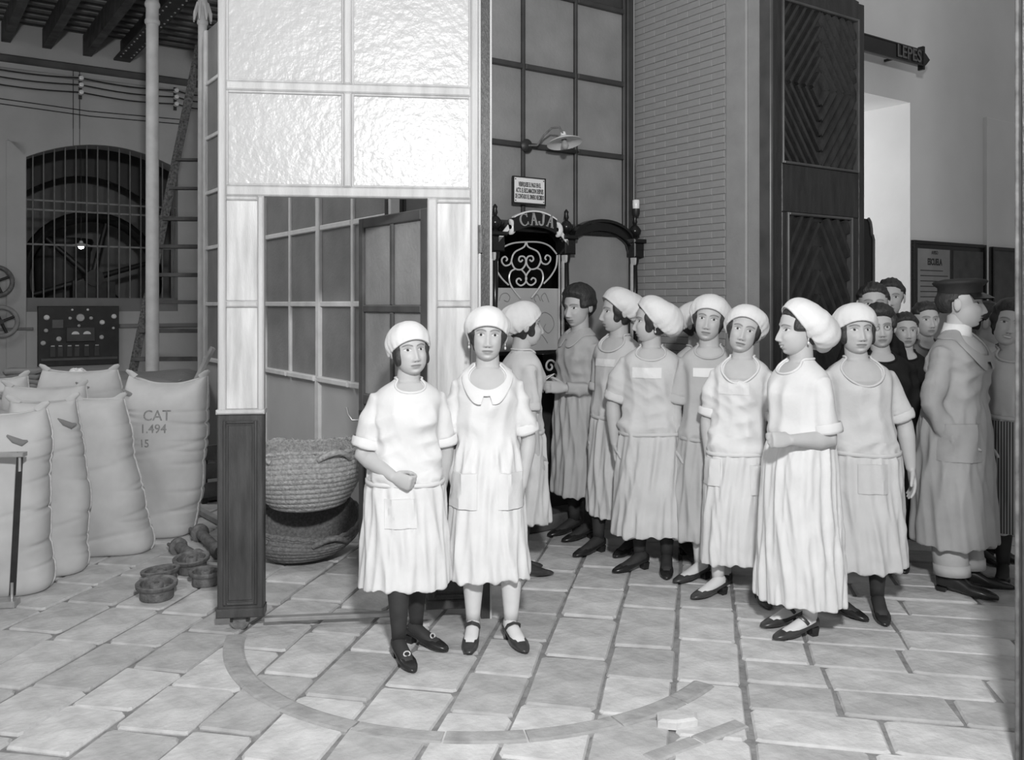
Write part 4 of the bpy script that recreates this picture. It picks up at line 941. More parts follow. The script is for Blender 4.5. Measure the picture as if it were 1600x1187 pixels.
# ------------------------------------------------------------------ people
SKIN = mat('skin', 0.4, 0.55, 0.05, 14, 0.05, 120, spec=0.3, attr='tone')
HAIRM = mat('dark_hair', 0.03, 0.5, 0.5, 60, 0.6, 160, stretch=(1,1,.25), spec=.5)
WHITEC = mat('white_cotton', 0.70, 0.95, 0.06, 6, 0.55, 13, spec=.1)
CAPC = mat('white_cap_cotton', 0.74, 0.95, 0.04, 8, 0.4, 24, spec=.1)
OFFC = mat('off_white_cotton', 0.58, 0.95, 0.08, 6, 0.6, 13, spec=.1)
GREYC = mat('light_grey_cotton', 0.46, 0.95, 0.10, 6, 0.6, 13, spec=.1)
COATC = mat('grey_dust_coat', 0.34, 0.95, 0.12, 5, 0.6, 12, spec=.1)
DARKC = mat('black_wool', 0.02, 0.95, 0.3, 10, 0.2, 60, spec=.1)
DIMC = mat('dim_grey_cloth', 0.16, 0.95, 0.15, 6, 0.25, 30, spec=.1)
BLKST = mat('black_stocking', 0.035, 0.7, 0.2, 20); WHTST = mat('white_stocking', 0.66, 0.85, 0.05, 20)
LEATH = mat('brown_leather', 0.05, 0.28, 0.4, 20); LEATHB = mat('black_leather', 0.022, 0.25, 0.3, 20)
TROUS = mat('light_trouser_cloth', 0.44, 0.95, 0.1, 8, .2, 40)
CAPB = mat('dark_cap_cloth', 0.022, 0.7, 0.2, 20)
def striped(name, g0, g1, sc):
    m = mat(name, g0, .9, .05); N = m.node_tree.nodes; L = m.node_tree.links; tc = N.new('ShaderNodeTexCoord')
    w = N.new('ShaderNodeTexWave'); w.bands_direction = 'X'; w.inputs['Scale'].default_value = sc; L.new(tc.outputs['Object'], w.inputs['Vector'])
    r = N.new('ShaderNodeValToRGB'); r.color_ramp.elements[0].color = (g0,g0,g0,1); r.color_ramp.elements[1].color = (g1,g1,g1,1); r.color_ramp.elements[0].position = .4; r.color_ramp.elements[1].position = .6
    L.new(w.outputs['Fac'], r.inputs[0]); L.new(r.outputs[0], N['Principled BSDF'].inputs['Base Color']); return m
STRIPE = striped('striped_apron_cloth', .05, .32, 22)

TZ = np.array([0.00,.10,.25,.45,.70,.82,.92,1.02,1.10,1.17,1.215,1.25,1.28,1.305,1.330,1.38])
TW = np.array([.25,.243,.230,.208,.182,.174,.160,.150,.151,.155,.158,.156,.140,.108,.066,.056])
TD = np.array([.215,.21,.20,.182,.158,.150,.138,.126,.126,.126,.118,.106,.090,.074,.061,.055])
def super_ring(a, b_, z, n, e=2.3, yc=0.0, ph0=0.0):
    ph = np.linspace(0, 2*math.pi, n, endpoint=False) + ph0; c, s_ = np.cos(ph), np.sin(ph)
    return np.stack([a*np.sign(c)*np.abs(c)**(2/e), yc + b_*np.sign(s_)*np.abs(s_)**(2/e), np.full(n, z)], 1)

def ell_ray(d, c, r):
    dc = d/r; cc = c/r; A = (dc*dc).sum(-1); B = -2*(dc*cc).sum(-1); C = (cc*cc).sum(-1) - 1
    return (-B + np.sqrt(np.maximum(B*B - 4*A*C, 0)))/(2*A)
def head_dirs(nlon, nlat, warp=.45):
    s_ = np.linspace(-math.pi, math.pi, nlon, endpoint=False); lon = s_ - warp*np.sin(s_)
    t = np.linspace(-math.pi/2+.02, math.pi/2-.02, nlat); lat = t - .18*np.sin(2*t)
    LA, LO = np.meshgrid(lat, lon, indexing='ij')
    return np.stack([np.sin(LO)*np.cos(LA), -np.cos(LO)*np.cos(LA), np.sin(LA)], -1)
def base_r(d, wide=1.0):
    r1 = ell_ray(d, np.array([0,.014,.026]), np.array([.0755,.091,.087])); r2 = ell_ray(d, np.array([0,-.020,-.036]), np.array([.0610*wide,.066,.076]))
    k = 190; return np.log(np.exp(k*r1) + np.exp(k*r2))/k
def g2(x, z, cx, cz, sx, sz): return np.exp(-((x-cx)/sx)**2 - ((z-cz)/sz)**2)
def make_head(nlon, nlat, wide=1.0, smile=0.0, glasses=False, old=0.0, moustache=False):
    d = head_dirs(nlon, nlat); r = base_r(d, wide); p = d*r[...,None]; x, z = p[...,0], p[...,2]; ax = np.abs(x)
    m = sstep(.05, .45, -d[...,1]); f = np.zeros_like(x)
    f += -.0095*g2(ax, z, .031, .004, .019, .012) + .0062*g2(ax, z, .031, .002, .0125, .0065) + .0050*g2(ax, z, .028, .025, .026, .008)
    hb = np.interp(z, [-.056,-.050,-.044,-.038,-.010,.014,.03], [0,.003,.0165,.0200,.0105,.0040,0]); sg = np.interp(z, [-.05,-.038,.014], [.0135,.0125,.0095])
    f += hb*np.exp(-(x/sg)**2) + .0070*g2(ax, z, .0125, -.044, .0070, .006)
    f += .0065*g2(ax, z, .043, -.024, .018, .018) + .003*smile*g2(ax, z, .038, -.035, .012, .014)
    zm = -.0685 + smile*.006*(ax/.024)**2
    f += .0060*g2(x, z-zm, 0, .0055, .019, .0045) + .0066*g2(x, z-zm, 0, -.0068, .016, .0052) - .0035*g2(x, z-zm, 0, 0, .022, .0020) - .004*g2(x, z, 0, -.085, .018, .006)
    f += .0095*g2(x, z, 0, -.100, .022, .012)
    p[...,1] -= f*m; p[...,0] *= 1.0
    tone = np.full(x.shape, .50)
    front = -d[...,1] > .15
    def put(mask, v, s_=1.0): tone[...] = np.where(front, tone*(1-mask*s_) + v*mask*s_, tone)
    ss = lambda v, w: 1 - sstep(1-w, 1+w, v)
    ex, ez = (ax-.031)/.0152, (z-.0035 - .0012*np.cos((ax-.031)*90))/.0066
    eye = ss(np.sqrt(ex**2 + ez**2), .18)
    put(ss(np.sqrt(((ax-.031)/.019)**2 + ((z-.005)/.0105)**2), .35), .38, .40)  # eye socket shading painted into the skin tone
    put(eye, .64); put(ss(np.sqrt(((ax-.0305)/.0058)**2 + ((z-.0035)/.0058)**2), .25)*eye, .02)
    put(np.exp(-((z - (.0105 - .5*np.abs(ax-.031)**1.6*6))/.0013)**2)*ss(np.abs(ax-.031)/.0165, .1), .06, .85)
    put(np.exp(-((z - (.0262 - 2.2*(ax-.030)**2*7))/.0030)**2)*ss(np.abs(ax-.030)/.021, .15), .07, .8)
    put(ss(np.sqrt((x/.0235)**2 + ((z-zm)/.0092)**2), .2), .24, .85)
    if smile > .5: put(ss(np.sqrt((x/.017)**2 + ((z-zm)/.0035)**2), .2), .75)
    else: put(ss(np.abs(x)/.0235, .1)*np.exp(-((z-zm)/.0014)**2), .08, .9)
    put(ss(np.sqrt(((ax-.0075)/.0035)**2 + ((z+.0495)/.0022)**2), .3), .08, .8)
    if moustache: put(ss(np.sqrt((x/.026)**2 + ((z+.057)/.006)**2), .3), .04)
    if glasses: put(np.exp(-((np.sqrt(((ax-.031)/.019)**2 + ((z-.002)/.016)**2)-1)/.10)**2), .03, .9)
    n0, n1 = p.shape[:2]; Vt = p.reshape(-1,3); Fs = []
    for i in range(n0-1):
        for j in range(n1):
            a = i*n1+j; b_ = i*n1+(j+1)%n1; Fs.append((a, b_, b_+n1, a+n1))
    Fs.append(tuple(reversed(range(n1)))); Fs.append(tuple((n0-1)*n1+k for k in range(n1)))
    tn = tone.reshape(-1)
    for s_ in (-1, 1):                                       # ears
        o = len(Vt); R = []
        for i in range(7):
            th = math.pi*(i+.35)/7.4-math.pi/2
            R.append(np.stack([np.full(10, s_*.073) + s_*(.006+.010*math.cos(th))*np.where(np.sin(np.linspace(0,2*math.pi,10,endpoint=False))>0,1,.25), .018 + .017*math.cos(th)*np.cos(np.linspace(0,2*math.pi,10,endpoint=False)) , np.full(10, -.004+.031*math.sin(th))], 1))
        R = np.concatenate(R); Vt = np.concatenate([Vt, R]); tn = np.concatenate([tn, np.full(len(R), .47)])
        for i in range(6):
            for k in range(10): a, b_ = o+i*10+k, o+i*10+(k+1)%10; Fs.append((a, b_, b_+10, a+10))
        Fs.append(tuple(o+k for k in reversed(range(10)))); Fs.append(tuple(o+60+k for k in range(10)))
    return Vt, Fs, tn
def grid_faces(n0, n1):
    Fs = [(i*n1+j, i*n1+(j+1)%n1, (i+1)*n1+(j+1)%n1, (i+1)*n1+j) for i in range(n0-1) for j in range(n1)]
    return Fs + [tuple(reversed(range(n1))), tuple((n0-1)*n1+k for k in range(n1))]
def make_hair(style, seed, wide=1.0, capped=False, n0=46, n1=60):
    d = head_dirs(n1, n0, .2); r = base_r(d, wide); p = d*r[...,None]; x, y, z = p[...,0], p[...,1], p[...,2]; ax = np.abs(x)
    hl = .066 - 7*np.maximum(0, ax-.01)**2
    face = (y < .012) & (z < hl) & (ax < .060 + .10*np.maximum(0, z)*.3)
    e = np.maximum((z-hl)/.012, np.maximum((ax-.057)/.010, (y-.005)/.012)); mk = sstep(-.6, .9, e)
    if style == 'bob': low = sstep(-.075, -.060, z); th = .016
    elif style == 'man': low = np.maximum(sstep(.0, .016, z), sstep(-.055,-.035, z)*sstep(.03,.05,y)); th = .015; mk = np.minimum(mk, np.maximum(sstep(-.6,.9,(z-hl)/.012), sstep(.004,.02,y)+sstep(.03,.045,z)))
    else: low = np.maximum(sstep(-.012, .006, z), sstep(-.075,-.05, z)*sstep(.02,.045,y)); th = .021
    if capped: th = np.where(z > .0, th*(1-.75*sstep(.0,.05,z)), th)
    mk = np.clip(mk*low, 0, 1); rg = .0022*np.sin(x*260 + 3*np.sin(z*50+seed) + seed) + .002*np.sin(z*140+x*60+seed)
    t = mk*(th + rg*(.4 if capped else 1) + .010*sstep(.02,.09,z)*(0 if style == 'man' or capped else 1)) - .014*(1-mk)
    p = d*(r + t)[...,None]
    if style == 'bun': p = p + (.035*np.exp(-((p[...,1]-.10)/.03)**2 - (p[...,0]/.045)**2 - ((p[...,2]-.0)/.05)**2))[...,None]*np.array([0,1,0])
    return p.reshape(-1,3), grid_faces(n0, n1)
def make_cap(seed, puff=.03, tau=.42, droop=.02, side=0.0, n0=34, n1=72, low=0.0, gathers=22, lift=0.0):
    rr = np.random.default_rng(seed); a = np.array([0, math.sin(tau), math.cos(tau)]); f = np.array([0, -math.cos(tau), math.sin(tau)]); rt = np.array([1.0,0,0]); c0 = np.array([0,.014,.028])
    R = []; ps = np.linspace(0, 2*math.pi, n1, endpoint=False); bk = .5 - .5*np.cos(ps)      # psi=0 is the front
    mx = math.radians(98) + low + math.radians(9)*np.sin(ps)**2 + .10*bk
    for i in range(n0):
        t = i/(n0-4) if i < n0-3 else 1.0
        th = np.minimum(t, 1)*mx; d = (np.cos(th)[:,None]*a + np.sin(th)[:,None]*(np.cos(ps)[:,None]*f + np.sin(ps)[:,None]*rt))
        # radius measured from c0 to the skull
        r = ell_ray(d, np.array([0,.0,.0]), np.array([.0755,.093,.088])) + .013 + lift*(1-t)
        pf = puff*np.sin(math.pi*min(t, 1)**1.5)*(.30 + .95*bk) * (1 + side*np.sin(ps)*.5)
        fold = (.0050*(1-2*np.abs(np.sin(gathers/2*ps + 1.5*np.sin(2*ps+seed) + 1.5*t)))*t**2.5 + .0045*(1-2*np.abs(np.sin(3.5*ps + 4*t + seed)))*t + .004*np.sin(9*t+2*ps+seed)*t)*(.20+1.15*bk)*(1 if t < 1 else .6)
        band = .004*math.exp(-((t-.965)/.03)**2)
        p = c0 + d*(r + pf + fold + band)[:,None]; p[:,2] -= droop*bk*min(t,1)**2*math.sin(math.pi*min(t,1)*.85)*1.6
        if i >= n0-3:
            j = i-(n0-4); p = c0 + (p-c0)*(1-.035*j) ; p[:,2] += .003*j
        R.append(p)
    R = np.array(R); return R.reshape(-1,3), grid_faces(n0, n1)

def hand_parts(mb, w, f, T, left, curl, sc):
    f = f.normalized(); T = (T - f*T.dot(f)).normalized(); n = f.cross(T)
    if not left: n = -n                                     # the way the palm faces
    Q = lambda a, b_, c: w + (f*a + T*b_ + n*c)*sc
    R = []
    for a, wd, tk in ((-.03,.026,.021),(0,.027,.019),(.02,.034,.018),(.05,.040,.017),(.078,.040,.0145),(.092,.034,.010)):
        R.append([tuple(Q(a, wd*math.cos(q)*(1.0) , tk*math.sin(q))) for q in np.linspace(0, 2*math.pi, 14, endpoint=False)])
    mb.rings(R)
    for b_, L, k in ((.030,.074,.95), (.0105,.083,1.0), (-.0095,.077,1.05), (-.0285,.060,1.12)):
        p = Q(.080, b_, 0); a = 0; pts = [Q(.055, b_*.9, .0), p]; rad = [.0098*sc, .0098*sc]; sp = b_*1.1
        for fr, rr in ((.45,.0092),(.31,.0085),(.24,.0066)):
            a += curl*k*(1.0 if fr != .24 else .7); d = f*math.cos(a) + n*math.sin(a) + T*sp*(1 if a < .8 else .3); p = p + d.normalized()*L*fr*sc; pts.append(p); rad.append(rr*sc)
        mb.tube(pts, rad, 8)
    p = Q(.018, .028, .004); d = (f*.62 + T*(.70 if curl < .9 else .25) + n*(.30 if curl < .9 else .75)).normalized(); pts = [Q(.008,.012,.0), p]; rad = [.015*sc,.0135*sc]
    for L, rr, b_ in ((.036,.0115,0),(.030,.010,.25),(.022,.0075,.35)):
        d = (d + f*b_ + n*curl*.25 - T*curl*.18).normalized(); p = p + d*L*sc; pts.append(p); rad.append(rr*sc)
    mb.tube(pts, rad, 9)

def wr_noise(c, seed, amp, up):
    x, y, z = c[:,0], c[:,1], c[:,2]; s_ = seed
    a = np.arctan2(y, x); rg = lambda v: 1.05-np.sqrt(np.sin(v)**2+.05)                      # sharp ridges, soft valleys
    tor = rg(13*z + 6*x + 2.6*np.sin(4*x+3*y+s_) + s_)*rg(1.7*a+1.5*z*3+s_)*1.5 + 1.2*rg(19*z - 9*x + 2.5*np.sin(7*z+5*y+2*s_))*rg(2*a+2*z+s_*2) + .45*rg(5*a + 4*z + 2.4*np.sin(4*z+s_)) + .35*rg(31*x*np.sign(z-.9) + 24*z + 3*np.sin(11*z+s_))*rg(3*z+s_)
    sk = rg(6.5*a + 1.6*np.sin(5*z+s_) + s_) * .9 + .4*rg(11*a + 2.5*np.sin(3*z+s_*3)) + .4*rg(16*z + 4*a + s_ + 2*np.sin(6*a))*rg(1.5*a+s_)
    w = sstep(up-.06, up+.06, z); fade = 1-sstep(1.18, 1.275, z)
    return amp*((tor-.9)*w + (sk-.6)*(1-w))*fade
def person(label, px, Y, H, rz=0, yaw=0, pitch=0, roll=0, stout=1.0, dress=WHITEC, hem=.25, flare=1.0, belt=None, neck_drop=.05, sleeve='elbow', arms=None,
           cap='cloth', cap_kw=None, hair='bob', feet=None, stocking=WHTST, shoe=LEATH, pleat=.035, npl=17, pockets=(), patch=None, lean=(0,0), wide=1.0, smile=0.12, face_px=(110, 96), glasses=False, moustache=False,
           vox=.0075, collar=None, seed=1, earring=False, trousers=None, strap=None, buckle=False, name='person', headfwd=.012, body_vox=.0062, group='bakery workers' , skirt=None, apron=None, blouse=.007, shirt=False):
    s = H/1.60; k = 1/s; loc = Vector((XofY(px, Y), Y, 0)); rng = np.random.default_rng(seed)
    arms = arms or {}; rzr = math.radians(rz)
    def LX(x, y, z):                                         # the lean grows above the hips
        return Vector((x + lean[0]*max(0, z-.85), y + lean[1]*max(0, z-.85), z))
    belt_z = belt
    def prof(z):
        a = np.interp(z, TZ, TW); b_ = np.interp(z, TZ, TD); st = stout if z < 1.22 else 1 + (stout-1)*max(0, (1.33-z)/.11)
        if z < .80: fl = 1 + (flare-1)*(.80-z)/.8
        else: fl = 1
        a *= st*fl; b_ *= st*fl
        if belt_z is not None:
            if z >= belt_z: g_ = blouse*math.exp(-((z-belt_z-.035)/.035)**2); a += g_; b_ += g_*.9
            if abs(z-belt_z) < .02: a -= .004; b_ -= .004
        bust = .020*math.exp(-((z-1.15)/.075)**2)
        return a, b_, bust
    # ---- dress
    n = 96; hemz = hem*k; rows = []; NR = 58
    phs = np.linspace(0, 2*math.pi, n, endpoint=False)
    ph_r = rng.uniform(0, 6.28, 4); jit = .30*np.sin(3*phs+ph_r[0]) + .25*np.sin(5*phs+ph_r[1])
    plz = belt_z if belt_z is not None else .95
    for i in range(NR):
        t = i/(NR-1); ring = np.zeros((n,3)); frontness = sstep(.15, .95, -np.sin(phs))*sstep(0,1,1-np.abs(np.cos(phs))*.75)
        zt = 1.338 - 1.45*neck_drop*frontness; z = hemz + t*(zt - hemz)
        for j in range(n):
            a, b_, bust = prof(z[j]); c, s_ = math.cos(phs[j]), math.sin(phs[j]); e = 2/2.3
            pl_ = pleat*max(0, min(1, (plz - z[j])/.55))**.8 * (.65+.35*math.sin(2*phs[j]+ph_r[2])); w_ = math.sin(npl*phs[j] + jit[j]*2.2 + .5*math.sin(z[j]*3+ph_r[3])); w_ = w_*(1 - .25*w_)
            q = 1 + pl_*w_ + .012*math.sin(npl*2*phs[j]+ph_r[3])*max(0, min(1,(plz-z[j])/.12))*(1 if belt_z is not None else 0)
            x = a*q*math.copysign(abs(c)**e, c); y = b_*q*math.copysign(abs(s_)**e, s_)
            if s_ < 0: y -= bust*abs(s_)**2*(1-.25*math.exp(-(x/.03)**2))
            ring[j] = LX(x, y, z[j] + .010*(1-t)**8*math.sin(3*phs[j]+ph_r[1]))
        rows.append(ring)
    R = np.array(rows); tc_ = R[-1].mean(0); b1 = tc_ + (R[-1]-tc_)*.86 + np.array([0,0,-.018]); b2 = tc_ + (R[-1]-tc_)*.55 + np.array([0,0,-.045])
    db = MB().rings(np.concatenate([R, b1[None], b2[None]]))
    # ---- arms
    body = MB(); AR = {}
    for sd, sg in (('l', -1), ('r', 1)):
        A = arms.get(sd, {}); up = Vector(A.get('up', (sg*.20, .02, -1))).normalized(); fo = Vector(A.get('fore', (sg*.06, -.16, -1))).normalized()
        sh = LX(sg*.138*(1+(stout-1)*.6), .006, 1.212); el = sh + up*.258; wr = el + fo*.232
        th = 1 + (stout-1)*1.2
        body.tube([LX(sg*.08,.0,1.21), sh, sh.lerp(el,.35), sh.lerp(el,.8), el, el.lerp(wr,.25), el.lerp(wr,.75), wr], [.042, .046*th, .043*th, .040*th, .038*th, .040*th, .029*th, .025], 14)
        hf = Vector(A.get('hand', fo)); T = Vector(A.get('thumb', (0,-1,0.05)))
        hand_parts(body, wr, hf, T, sg > 0, A.get('curl', .35), 1.0)
        AR[sd] = (sh, el, wr)
        end = .82 if sleeve == 'elbow' else (1.0 if sleeve == 'long' else .62)
        if sleeve == 'long':
            pts = [LX(sg*.070,.0,1.224), sh + Vector((-sg*.002,0,.004)), sh.lerp(el,.4), el, el.lerp(wr,.5), el.lerp(wr,.97)]; rad = [.048,.058*th,.060*th,.055*th,.050*th,.046*th]
        else:
            e1 = sh.lerp(el, end); pts = [LX(sg*.070,.0,1.222), sh + Vector((-sg*.002,0,.002)), sh.lerp(el,.25), sh.lerp(el,.55), e1]; rad = [.046,.056*th,.060*th,.061*th,.059*th]
        db.tube(pts, rad, 20)
        d_ = (pts[-1]-pts[-2]).normalized(); AR[sd] += (pts[-1], d_, rad[-1])
    dm = remesh(db, vox, 7, .5); co = coords(dm); nn = normals(dm)
    co += nn*wr_noise(co, seed, .018, plz)[:,None]; setco(dm, co*s); dm.materials.append(dress); smooth_mesh(dm)
    # ---- body: torso, neck, legs in one surface, with the head joined in
    TR = [super_ring(prof(z)[0]-(.012 if z > 1.2 else .04), prof(z)[1]-(.012 if z > 1.2 else .04), z, 28) for z in (.78,.9,1.02,1.10,1.17,1.22,1.255,1.29,1.318)]
    for ring in TR:
        for q in ring:
            b_ = prof(q[2])[2]
            if q[1] < 0: q[1] -= b_*abs(q[1])/.14
            v = LX(*q); q[:] = v
    body.rings(TR)
    HS = 1.11; hc = LX(0, -headfwd, 1.478)
    hR = Matrix.Rotation(math.radians(yaw), 3, 'Z') @ Matrix.Rotation(math.radians(roll), 3, 'Y') @ Matrix.Rotation(math.radians(pitch), 3, 'X')
    body.tube([LX(0,.012,1.21), LX(0,.012,1.29), LX(0,.008,1.33), hc + Vector((0,.018,-.09)), hc + Vector((0,.014,-.045)), hc + Vector((0,.01,.0))], [(.11,.075),(.078,.064),(.059,.056),(.055,.057),(.055,.06),(.045,.05)], 18, up=(1,0,0))
    feet = feet or [(-.08, 0, 0), (.08, 0, 0)]
    FT = []
    for i, ft in enumerate(feet):
        sg = -1 if i == 0 else 1; fx, fy, fa = ft[:3]
        body.tube([(sg*.085,0,.86), (sg*.09,0,.70), (fx*.75+sg*.02, fy*.6, .46), (fx, fy*.95+.012, .30), (fx, fy+.02, .10), (fx, fy+.02, .05)], [.085,.075,.042,.036,.026,.026], 12)
        FT.append((fx, fy, fa))
    bm_ = remesh(body, body_vox, 2, .5); bc_ = coords(bm_); bf = [tuple(p.vertices) for p in bm_.polygons]
    hv, hf_, tn = make_head(face_px[0], face_px[1], wide, smile, glasses, 0, moustache)
    M3 = np.array(hR)*HS; hv = hv @ M3.T + np.array(hc)
    o = len(bc_); allv = np.concatenate([bc_, hv])*s; allf = bf + [tuple(i+o for i in f) for f in hf_]
    me = bpy.data.meshes.new('person'); me.from_pydata([tuple(v) for v in allv], [], allf)
    at = me.attributes.new('tone', 'FLOAT', 'POINT'); at.data.foreach_set('value', np.concatenate([np.full(o, .48), tn]).astype(np.float32))
    me.materials.append(SKIN); smooth_mesh(me)
    root = link(name, me, None, loc, rzr); tag(root, label, 'person', group)
    def child(nm, v, f, m, lab=None, sharp=180):
        c = bpy.data.meshes.new(nm); c.from_pydata([tuple(q) for q in v], [], f); c.materials.append(m); smooth_mesh(c, sharp); return link(nm, c, root, label=lab)
    link({'long': 'coat'}.get(sleeve, 'dress') if trousers or sleeve == 'long' else 'dress', dm, root)
    hair_v, hair_f = make_hair(hair, seed, wide, cap is not None)
    if hair != 'none': child('hair', (hair_v @ M3.T + np.array(hc))*s, hair_f, HAIRM)
    if cap == 'cloth':
        cv, cf = make_cap(seed, **(cap_kw or {})); child('cap', (cv @ M3.T + np.array(hc))*s, cf, CAPC)
    elif cap == 'peaked':
        prf = [(.080,.045),(.083,.052),(.084,.076),(.099,.090),(.104,.099),(.098,.107),(.06,.116),(.001,.118)]
        mb = MB().lathe(prf, 30, None, False); v = np.array(mb.v); v[:,1] = v[:,1]*1.14 + .010; v[:,2] += -.12*(v[:,1])*.35
        child('cap', (v @ M3.T + np.array(hc))*s, mb.f, CAPB)
        mb = MB(); rg = []
        for rr, dz in ((.082,0),(.105,-.010),(.128,-.026)):
            rg.append([(rr*math.sin(a)*.95, -rr*math.cos(a)*1.12+.008, .052+dz+.02*(1-math.cos(a))*-.3) for a in np.linspace(-1.15,1.15,18)])
        vv = [q for r_ in rg for q in r_] + [(q[0],q[1],q[2]-.004) for r_ in rg for q in r_]
        ff = [(i*18+j, i*18+j+1, (i+1)*18+j+1, (i+1)*18+j) for i in range(2) for j in range(17)]; ff += [tuple(54+q for q in reversed(f)) for f in ff]
        child('cap_peak', (np.array(vv) @ M3.T + np.array(hc))*s, ff, LEATHB)
    # cuffs
    if sleeve == 'elbow':
        for sd in ('l', 'r'):
            sh, el, wr, e, d_, r = AR[sd]; mb = MB().tube([e-d_*.035, e-d_*.028, e, e+d_*.012, e+d_*.010, e-d_*.01], [r*1.0, r*1.07, r*1.09, r*1.04, r*.9, r*.82], 22, caps=False)
            v = np.array(mb.v); v += .002*np.sin(v*190+seed); child('rolled_cuff', v*s, mb.f, dress)
    if belt_z is not None:
        a, b_, bu = prof(belt_z); rg = []
        for dz, dr in ((-.012,-.004),(-.010,.003),(.008,.003),(.010,-.004)):
            q = super_ring(a+dr, b_+dr, belt_z+dz, 64)
            for v in q: v[2] += .004*math.sin(v[0]*14+seed); v[:] = LX(*v)
            rg.append(q)
        mb = MB().rings(rg, False); child('belt', np.array(mb.v)*s, mb.f, dress)
    top = R[-1]; cen_ = top.mean(0); q = top + (top-cen_)*np.array([.03,.03,0]); mb = MB().tube([tuple(v) for v in q] + [tuple(q[0])], .0062, 7, caps=False); child('neckband', np.array(mb.v)*s, mb.f, dress)
    bv = BVHTree.FromPolygons([Vector(v) for v in co], [tuple(p.vertices) for p in dm.polygons])
    def onto(nm, xc, zc, w, h_, m, off=.007, ang=0.0, nx=10, nz=8, puff=.0, lab=None, taper=1.0):      # a cloth patch lying on the dress, seen from direction ang
        vv = []; dvec = Vector((math.sin(ang), -math.cos(ang), 0)); sx = Vector((math.cos(ang), math.sin(ang), 0)); last = None
        for i in range(nz+1):
            for j in range(nx+1):
                u, v = j/nx, i/nz; ww = w*(taper + (1-taper)*v); q = sx*(xc + (u-.5)*ww) + Vector((0,0,zc + (v-.5)*h_)); hit = bv.ray_cast(q + dvec*1.0 + Vector((lean[0]*.3, lean[1]*.3, 0)), -dvec)[0]
                if hit is None: hit = last if last is not None else q
                last = hit; vv.append(hit + dvec*(off + puff*math.sin(math.pi*u)*(.35+.65*v)))
        N_ = len(vv); back = [p - dvec*(off+.012) for p in vv]; nx1 = nx+1
        ff = [(i*nx1+j, i*nx1+j+1, (i+1)*nx1+j+1, (i+1)*nx1+j) for i in range(nz) for j in range(nx)]
        ff += [tuple(N_+q for q in reversed(f)) for f in ff]; bd = [j for j in range(nx)] + [i*nx1+nx for i in range(nz)] + [nz*nx1+j for j in range(nx,0,-1)] + [i*nx1 for i in range(nz,0,-1)]
        ff += [(bd[(q+1) % len(bd)], bd[q], N_+bd[q], N_+bd[(q+1) % len(bd)]) for q in range(len(bd))]
        return child(nm, np.array([tuple(q) for q in vv + back])*s, ff, m, lab, 40)
    for pk in pockets: onto('pocket', *pk[:4], dress, .006, pk[4] if len(pk) > 4 else 0, puff=pk[5] if len(pk) > 5 else .014)
    if patch: onto('yoke_patch', *patch[:4], CAPC if len(patch) < 6 else patch[5], .004, patch[4] if len(patch) > 4 else 0, lab='white cloth patch')
    if apron: onto('apron', *apron[:4], apron[5], .012, apron[4], nx=16, nz=16, lab='striped apron')
    if collar:
        for sg in (-1, 1):
            js = [q for q in range(n) if (math.degrees(phs[q])-270 if sg > 0 else 270-math.degrees(phs[q])) % 360 < 175]; js.sort(key=lambda q: (math.degrees(phs[q])-270 if sg > 0 else 270-math.degrees(phs[q])) % 360)
            top_, out_, mid_ = [], [], []
            for u, q in enumerate(js):
                fr = u/len(js); m_ = 2.0 + 2.2*math.exp(-((fr-.10)/.12)**2) if fr > .03 else 1.2
                k0 = int(m_); lo = R[-1-k0][q]*(1-(m_-k0)) + R[-2-k0][q]*(m_-k0); md = R[-2][q]; dr = np.array([math.cos(phs[q]), math.sin(phs[q]), .5])
                top_.append(R[-1][q] + dr*.006 + np.array([0,0,.004])); mid_.append(md + dr*.010); out_.append(lo + dr*.009)
            vv = top_ + mid_ + out_; N1 = len(js); vv = vv + [v - np.array([0,0,.008]) for v in vv]; ff = []
            for r_ in range(2):
                for u in range(N1-1): a = r_*N1+u; f_ = (a, a+1, a+N1+1, a+N1); ff.append(f_ if sg < 0 else tuple(reversed(f_)))
            ff += [tuple(3*N1+q for q in reversed(f_)) for f_ in ff] + [(2*N1+u, 2*N1+u+1, 5*N1+u+1, 5*N1+u) for u in range(N1-1)]
            child('collar', np.array(vv)*s, ff, collar[1], None, 50)
    if shirt:
        mb = MB().tube([LX(0,.012,1.315), LX(0,.010,1.335), LX(0,.006,1.372), LX(0,.006,1.374)], [(.085,.078),(.074,.070),(.063,.066),(.058,.060)], 24, up=(1,0,0)); child('shirt_collar', np.array(mb.v)*s, mb.f, CAPC)
    # legs and shoes
    for i, (fx, fy, fa) in enumerate(FT):
        sg = -1 if i == 0 else 1; Rf = Matrix.Rotation(math.radians(fa), 3, 'Z'); Of = Vector((fx, fy, 0)); tf = lambda v: (Rf @ Vector(v) + Of)*s
        hh = .034 if trousers is None else .018
        if trousers is None:
            mb = MB().tube([(fx*.75+sg*.02, fy*.6, .47), (fx*.9+sg*.005, fy*.8+.012, .36), (fx, fy*.95+.016, .27), (fx, fy+.02, .14), (fx, fy+.02, .09)], [.054,.056,.050,.037,.034], 16)
            v = [Vector(q)*s for q in mb.v]; fm_ = MB()
            rg = []
            for y, w_, zt, z0 in ((.050,.020,.10,.045),(.03,.032,.115,.035),(.0,.034,.112,.03),(-.04,.033,.088,.025),(-.09,.034,.062,.02),(-.13,.03,.045,.014)):
                rg.append([tuple(tf((w_*math.cos(q), y, (zt+z0)/2 + (zt-z0)/2*math.sin(q)))) for q in np.linspace(0, 2*math.pi, 14, endpoint=False)])
            fm_.rings(rg); o_ = len(v); child('stocking', [tuple(q) for q in v] + fm_.v, mb.f + [tuple(q+o_ for q in f) for f in fm_.f], stocking)
        else:
